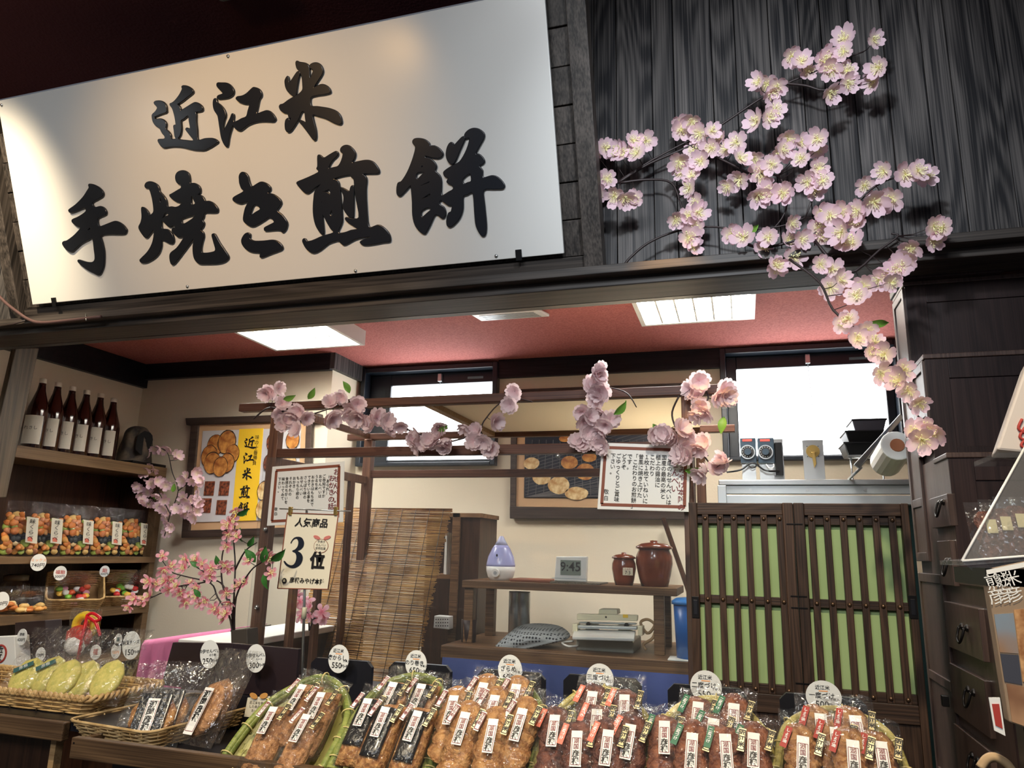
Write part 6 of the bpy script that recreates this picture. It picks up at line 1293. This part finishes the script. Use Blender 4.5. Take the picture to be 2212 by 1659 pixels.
def leaf_mesh(m):
    V, Fc = [], []
    for i in range(7):
        d = i/6; w_ = sin(pi*d**.8)*.011
        for s in (-1, 0, 1): V.append((d*.045, s*w_, abs(s)*.004+.008*sin(d*3)))
    for i in range(6):
        for s in range(2): a = i*3+s; Fc.append((a, a+1, a+4, a+3))
    me = bpy.data.meshes.new('leaf'); me.from_pydata(V, [], Fc); me.materials.append(m); me.polygons.foreach_set('use_smooth', [True]*len(me.polygons)); return me
def spray(name, label, stems, flowers, Yf, R, pm, layers=1, leaves=(), br=.0035, seed=0, pet=5, scat=.03, stam=True, group=None, face=.5, cup=.25, lm='leafg'):
    """stems: lists of (px,py,depth offset); flowers: picture points; Yf: depth function"""
    rnd = random.Random(seed); sp = []; org = PY(stems[0][0][0], stems[0][0][1], Yf(stems[0][0][0], stems[0][0][1]))
    t = thing(name, label, 'artificial blossom', org, group); V, Fc = [], []
    for st_ in stems:
        pts = smoothpts([PY(x, y, Yf(x, y)+rnd.uniform(-.006, .006)) for x, y in st_], 4); n = len(pts); bm_tube(V, Fc, pts, [br*(1-.55*i/n) for i in range(n)], 6); sp += pts
    fm = [petal_flower(R, M[pm], seed*7+i, layers, cup+.12*i, pet) for i in range(4)]; sm = [stamens(R, seed+i) for i in range(2)]
    for i, (x, y) in enumerate(flowers):
        p = PY(x, y, Yf(x, y)-.02+rnd.uniform(-scat, scat)); q = min(sp, key=lambda s: (s-p).length)
        if (q-p).length > .012: mid = p.lerp(q, .5)+Vector((rnd.uniform(-.004, .004), .006, -.004)); bm_tube(V, Fc, [q, mid, p], [.0013, .001, .0009], 4)
        o = bpy.data.objects.new('blossom', fm[i % 4]); COL.objects.link(o); o.parent = t
        d = (EYE-p).normalized()*face+Vector((rnd.uniform(-1, 1), rnd.uniform(-1, .3), rnd.uniform(-.9, .6))).normalized()*(1-face)*1.15
        o.rotation_mode = 'QUATERNION'; o.rotation_quaternion = d.normalized().to_track_quat('Z', 'Y') @ Euler((0, 0, rnd.uniform(0, 6))).to_quaternion(); o.location = p-org; s = rnd.uniform(.85, 1.12); o.scale = (s, s, s)
        if stam:
            c = bpy.data.objects.new('stamens', sm[i % 2]); COL.objects.link(c); c.parent = o
    mk('branch', V, Fc, M['branch'], t, org=org, smooth=True)
    if leaves:
        lmh = leaf_mesh(M[lm])
        for x, y, ang, s in leaves:
            o = bpy.data.objects.new('leaf', lmh); COL.objects.link(o); o.parent = t; p = PY(x, y, Yf(x, y)-.025); R3 = Matrix((CR, CU, -_f)).transposed()
            o.rotation_mode = 'QUATERNION'; o.rotation_quaternion = (R3 @ Matrix.Rotation(radians(ang), 3, 'Z') @ Matrix.Rotation(.5, 3, 'X')).to_quaternion(); o.location = p-org; o.scale = (s, s, s)
    return t
def zz(ox, oy, s, pts): return [(ox+a/s, oy+b_/s) for a, b_ in pts]
F1 = zz(1220, 0, 2.5917, [(165,850),(225,830),(300,850),(340,860),(405,860),(455,790),(385,790),(155,1030),(235,1000),(185,1080),(280,1095),(335,1110),(395,1115),(650,690),(715,680),(650,730),(755,745),(820,735),(820,830),(870,765),(905,835),(960,800),(980,890),(765,905),(730,850),(640,905),(655,965),(710,985),(700,1055),(735,1135),(620,1230),(750,1195),(690,1210),(735,1275),(690,1330),(715,1385),(910,1045),(980,1005),(1060,890),(1200,850),(1090,960),(1160,920),(1100,1000),(1080,1090),(1150,1070),(1215,1090),(930,1310),(1000,1330),(1140,1335),(1110,1390),(1185,1490),(1085,460),(1130,470),(1185,485),(1160,520),(1075,680),(1175,620),(1140,660)])
F2 = zz(1640, 0, 2.5927, [(180,315),(235,345),(270,400),(375,310),(365,350),(475,220),(475,290),(640,225),(400,390),(395,520),(490,400),(495,470),(670,380),(640,460),(160,775),(130,840),(240,800),(330,780),(235,890),(330,840),(330,945),(270,1020),(355,1015),(310,1070),(60,1080),(140,1080),(180,1250),(55,1330),(160,1350),(240,1340),(100,1490),(190,1440),(700,960),(820,980),(890,960),(935,980),(590,1040),(640,1130),(550,1180),(745,1110),(460,1180),(340,1200),(330,1280),(400,1210),(545,1250),(465,1300),(470,1355),(525,1365),(340,1480),(415,1510),(400,1610),(350,1330),(820,1450),(850,1390),(740,1540),(670,1570),(590,1600),(790,1500),(975,1270),(1030,1280),(975,1350)])
def Y1(x, y): return 1.965-max(0, (y-560))*.0005-max(0, (x-1500))*.00012
spray('cherry_branch', 'large spray of pale pink artificial cherry blossom spread over the dark plank wall', [
 [(1283,592),(1335,588),(1358,560),(1400,525),(1460,500),(1530,490),(1600,495),(1680,490),(1740,470)],
 [(1335,395),(1400,355),(1490,315),(1550,275),(1640,215),(1700,180),(1760,155),(1800,135),(1865,112)],
 [(1337,392),(1410,345),(1496,300)], [(1340,395),(1400,388),(1450,395),(1470,440),(1480,480)], [(1690,180),(1740,185),(1780,195),(1830,180)],
 [(1480,310),(1570,350),(1620,375),(1680,380),(1700,430),(1690,470),(1660,505)], [(1600,520),(1650,535),(1760,505),(1830,460),(1880,410),(1930,385),(2000,380)],
 [(1760,520),(1830,590),(1900,540),(1940,510),(1925,505)]], F1+F2, Y1, .031, 'petal', seed=3, leaves=[(1607, 505, 35, 1.0), (1800, 598, 20, 1.0)], scat=.028, face=.62, br=.0042)
spray('hanging_cherry_branch', 'long cherry blossom twig hanging down over the step chest and right window', [[(1705,560),(1770,610),(1800,670),(1860,720),(1900,780),(1945,840),(1965,880),(1990,905)]],
 [(1818,700),(1835,690),(1872,712),(1850,735),(1890,740),(1912,765),(1903,805),(1943,822),(1962,845),(1948,800),(1983,870),(1970,935),(2000,925),(1990,950),(2020,935),(1815,605),(1850,640),(1925,610),(1880,760)], lambda x, y: 1.86-(y-560)*.0006, .0265, 'petal', seed=5, leaves=[(1880, 695, 0, .9)], scat=.015, face=.6)
# garland on booth
def YG(x, y): return YF-.035
Z4 = 4.608
GA = zz(480, 780, Z4, [(490,300),(560,270),(440,320),(600,420),(560,520),(700,520),(640,600),(780,500),(740,680),(600,630),(830,560),(1080,420),(1190,360),(1130,480),(1090,570),(1040,600),(1290,470),(1350,430),(1270,530),(1370,540),(1420,590),(1330,590),(1500,640),(1540,570),(1640,600),(1640,720)])
spray('blossom_garland', 'silk blossom garland tied to the left part of the booth top rail', [[(548,905),(585,880),(640,900),(690,890),(750,870),(800,885),(845,905),(858,920)]], GA, YG, .033, 'petal2', 2, [(612, 862, 20, 1.1), (665, 862, 60, 1.1), (755, 850, 120, 1.1)], seed=11, pet=6, scat=.02, stam=False, group='silk garlands on the booth', face=.45)
GB = zz(480, 780, Z4, [(1780,650),(1900,780),(1960,740),(2000,820),(1930,860),(2160,760),(2150,650),(2060,800),(2200,860)])+[(965,965),(960,945),(1030,930),(1045,955),(1060,970),(1025,955),(1010,920),(1112,845),(1102,875),(1068,910),(940,960)]
spray('blossom_garland', 'silk blossom garland hanging before the left window from the booth rail', [[(858,920),(900,935),(960,955),(1030,935),(1045,910),(1075,875),(1110,860),(1150,868)]], GB, YG, .031, 'petal2', 2, [(945, 930, 30, .9)], seed=12, pet=6, scat=.02, stam=False, group='silk garlands on the booth', face=.45)
GC = zz(1040, 740, 3.95, [(1020,230),(980,280),(990,370),(1040,400),(930,370),(985,480),(860,590),(920,640),(880,670),(1040,600),(1100,660),(1060,700),(910,770),(1030,770),(820,850),(870,880),(980,850),(1030,880),(1000,260),(1010,430)])
spray('blossom_garland', 'silk blossom cluster standing up in the middle of the booth top rail', [[(1283,905),(1282,870),(1295,840),(1320,838),(1355,850),(1375,880)], [(1283,905),(1280,930),(1300,945),(1330,950)]], GC, YG, .033, 'petal2', 2, [(1325, 895, 50, 1.3)], seed=13, pet=6, scat=.02, stam=False, group='silk garlands on the booth', face=.45)
GD = zz(1040, 740, 3.95, [(1480,780),(1550,780),(1700,740),(1660,820),(1760,830),(1740,900),(1770,970),(1860,330),(1780,400),(1850,450),(1870,540),(1850,610),(1920,600),(2080,400),(2090,460),(2000,460),(1900,850),(1860,900),(1870,1120),(1930,1100),(2040,1040),(2080,1000),(1990,1070),(1600,800),(1690,960)])
spray('blossom_garland', 'silk blossom garland glowing orange at the right end of the booth rail', [[(1467,855),(1452,890),(1458,920),(1475,945),(1505,965),(1530,985)], [(1520,835),(1530,860),(1510,880),(1490,870)], [(1505,965),(1540,1010)]], GD, YG, .033, 'petal2', 2, [(1410, 915, -40, 1.2), (1565, 900, -100, 1.2), (1478, 1015, 10, 1.2)], seed=14, pet=6, scat=.02, stam=False, group='silk garlands on the booth', face=.45)
# small spray at the shelf end and vase
FS = zz(0, 740, 3.95, [(1230,950),(1320,910),(1370,900),(1450,900),(1500,950),(1530,990),(1200,1080),(1240,1050),(1290,1070),(1590,1140),(1660,1100),(1640,1180),(1700,1170),(1560,1180),(1260,1180),(1340,1180),(1390,1200),(1430,1230),(1160,1220),(1200,1300),(1260,1280),(1210,1350),(1240,1360),(1340,1290),(1380,1330),(1350,1400),(1400,1420),(1420,1500),(1440,1560),(1430,1620),(1560,1320),(1620,1350),(1680,1340),(1600,1410),(1660,1420),(1700,1380),(1640,1480),(1580,1460),(1500,1420),(1700,1290)])
spray('shelf_blossom_spray', 'bushy pale pink blossom spray fixed at the end of the left shelf', [[(355,1160),(368,1110),(385,1060),(372,1020),(360,975),(330,965)], [(368,1110),(340,1060),(310,1020)], [(385,1060),(410,1040),(425,1020)], [(375,1090),(415,1090)]], FS+[(x+6, y+5) for x, y in FS[::2]], lambda x, y: 3.50, .032, 'petal', seed=21, leaves=[(330, 1075, 20, 1.2), (373, 1063, 80, 1.2)], scat=.05, stam=False, face=.5, lm='leafg')
FV = zz(0, 1080, Z4, [(1620,560),(1850,590),(1700,660),(1630,690),(1950,600),(2010,640),(1480,810),(1560,830),(1640,810),(1700,790),(1280,1060),(1340,980),(1430,1000),(1490,960),(1680,890),(1790,920),(1850,950),(1850,1020),(2000,1030),(2050,1000),(1960,960),(2130,1080),(2090,750),(2040,740),(2100,680),(1890,830),(1960,870),(1830,680),(2180,1120),(1760,860)])+zz(480, 1080, Z4, [(130,110),(90,210),(60,240),(150,370),(60,340),(130,300),(50,460),(20,640),(60,680),(400,510),(470,570),(260,610),(490,730),(170,840),(230,820),(140,870),(40,920),(70,1020),(40,1130),(20,1180)])
vz = 1.86
vs = spray('vase_blossoms', 'branching pink blossom arrangement rising from a small dark pot', [[(503,1372),(495,1330),(470,1290),(455,1260),(400,1245),(370,1235),(350,1210)], [(502,1372),(505,1300),(508,1220),(505,1160),(512,1110)], [(505,1370),(500,1320),(490,1280),(470,1255),(430,1260),(380,1268),(340,1285),(290,1308)], [(506,1370),(510,1290),(540,1235),(565,1215),(590,1200)], [(508,1230),(530,1190),(555,1172)], [(455,1260),(440,1235),(405,1215)], [(500,1320),(480,1260),(480,1200),(490,1170)]], FV, lambda x, y: vz, .0215, 'petal3', seed=31, leaves=[(512, 1112, 30, .9), (520, 1140, -80, .9), (535, 1180, 60, .8), (552, 1215, 130, 1.1), (566, 1215, 80, 1.1), (585, 1210, 40, 1.2), (575, 1235, -80, 1.1), (430, 1225, 150, .7), (433, 1290, 130, .7), (470, 1222, 100, .7)], scat=.03, stam=True, face=.55, lm='dleaf', br=.003)
p = PY(512, 1392, vz); t = thing('blossom_pot', 'small dark square pot holding the pink blossom arrangement', 'pot', (p.x, p.y, p.z-.03)); qbox('pot', [(498, 1362), (534, 1358), (536, 1470), (502, 1470)], vz-.02, .05, mat('grey_pot', (62, 56, 50), .5), t, .002)
FW = [(640,1285),(648,1300),(662,1300),(670,1310),(655,1318),(668,1330),(695,1322),(700,1330),(690,1335),(650,1330)]
spray('rear_blossoms', 'small pink blossom bunch seen through the booth slats on the white counter', [[(668,1362),(666,1330),(655,1300),(645,1285)], [(668,1362),(680,1335),(698,1325)]], FW, lambda x, y: 2.6, .03, 'petal3', seed=41, scat=.03, stam=False, face=.6)
# bare twig at the left over the beam
t = thing('bare_twig', 'bare brown vine twig running along the beam at the left', 'twig', PY(100, 680, 1.94)); tube('vine', smoothpts([PY(x, y, 1.92) for x, y in ((-20, 620), (10, 652), (35, 672), (62, 690), (90, 697), (150, 692), (218, 684))]), .006, mat('vine_brown', (86, 62, 60), .6), t); tube('twig', [PY(62, 690, 1.925), PY(30, 700, 1.92), PY(-10, 705, 1.92)], .0028, M['branch'], t)
tube('staple', [PY(185, 678, 1.93), PY(186, 692, 1.91)], .0015, M['steel'], t)
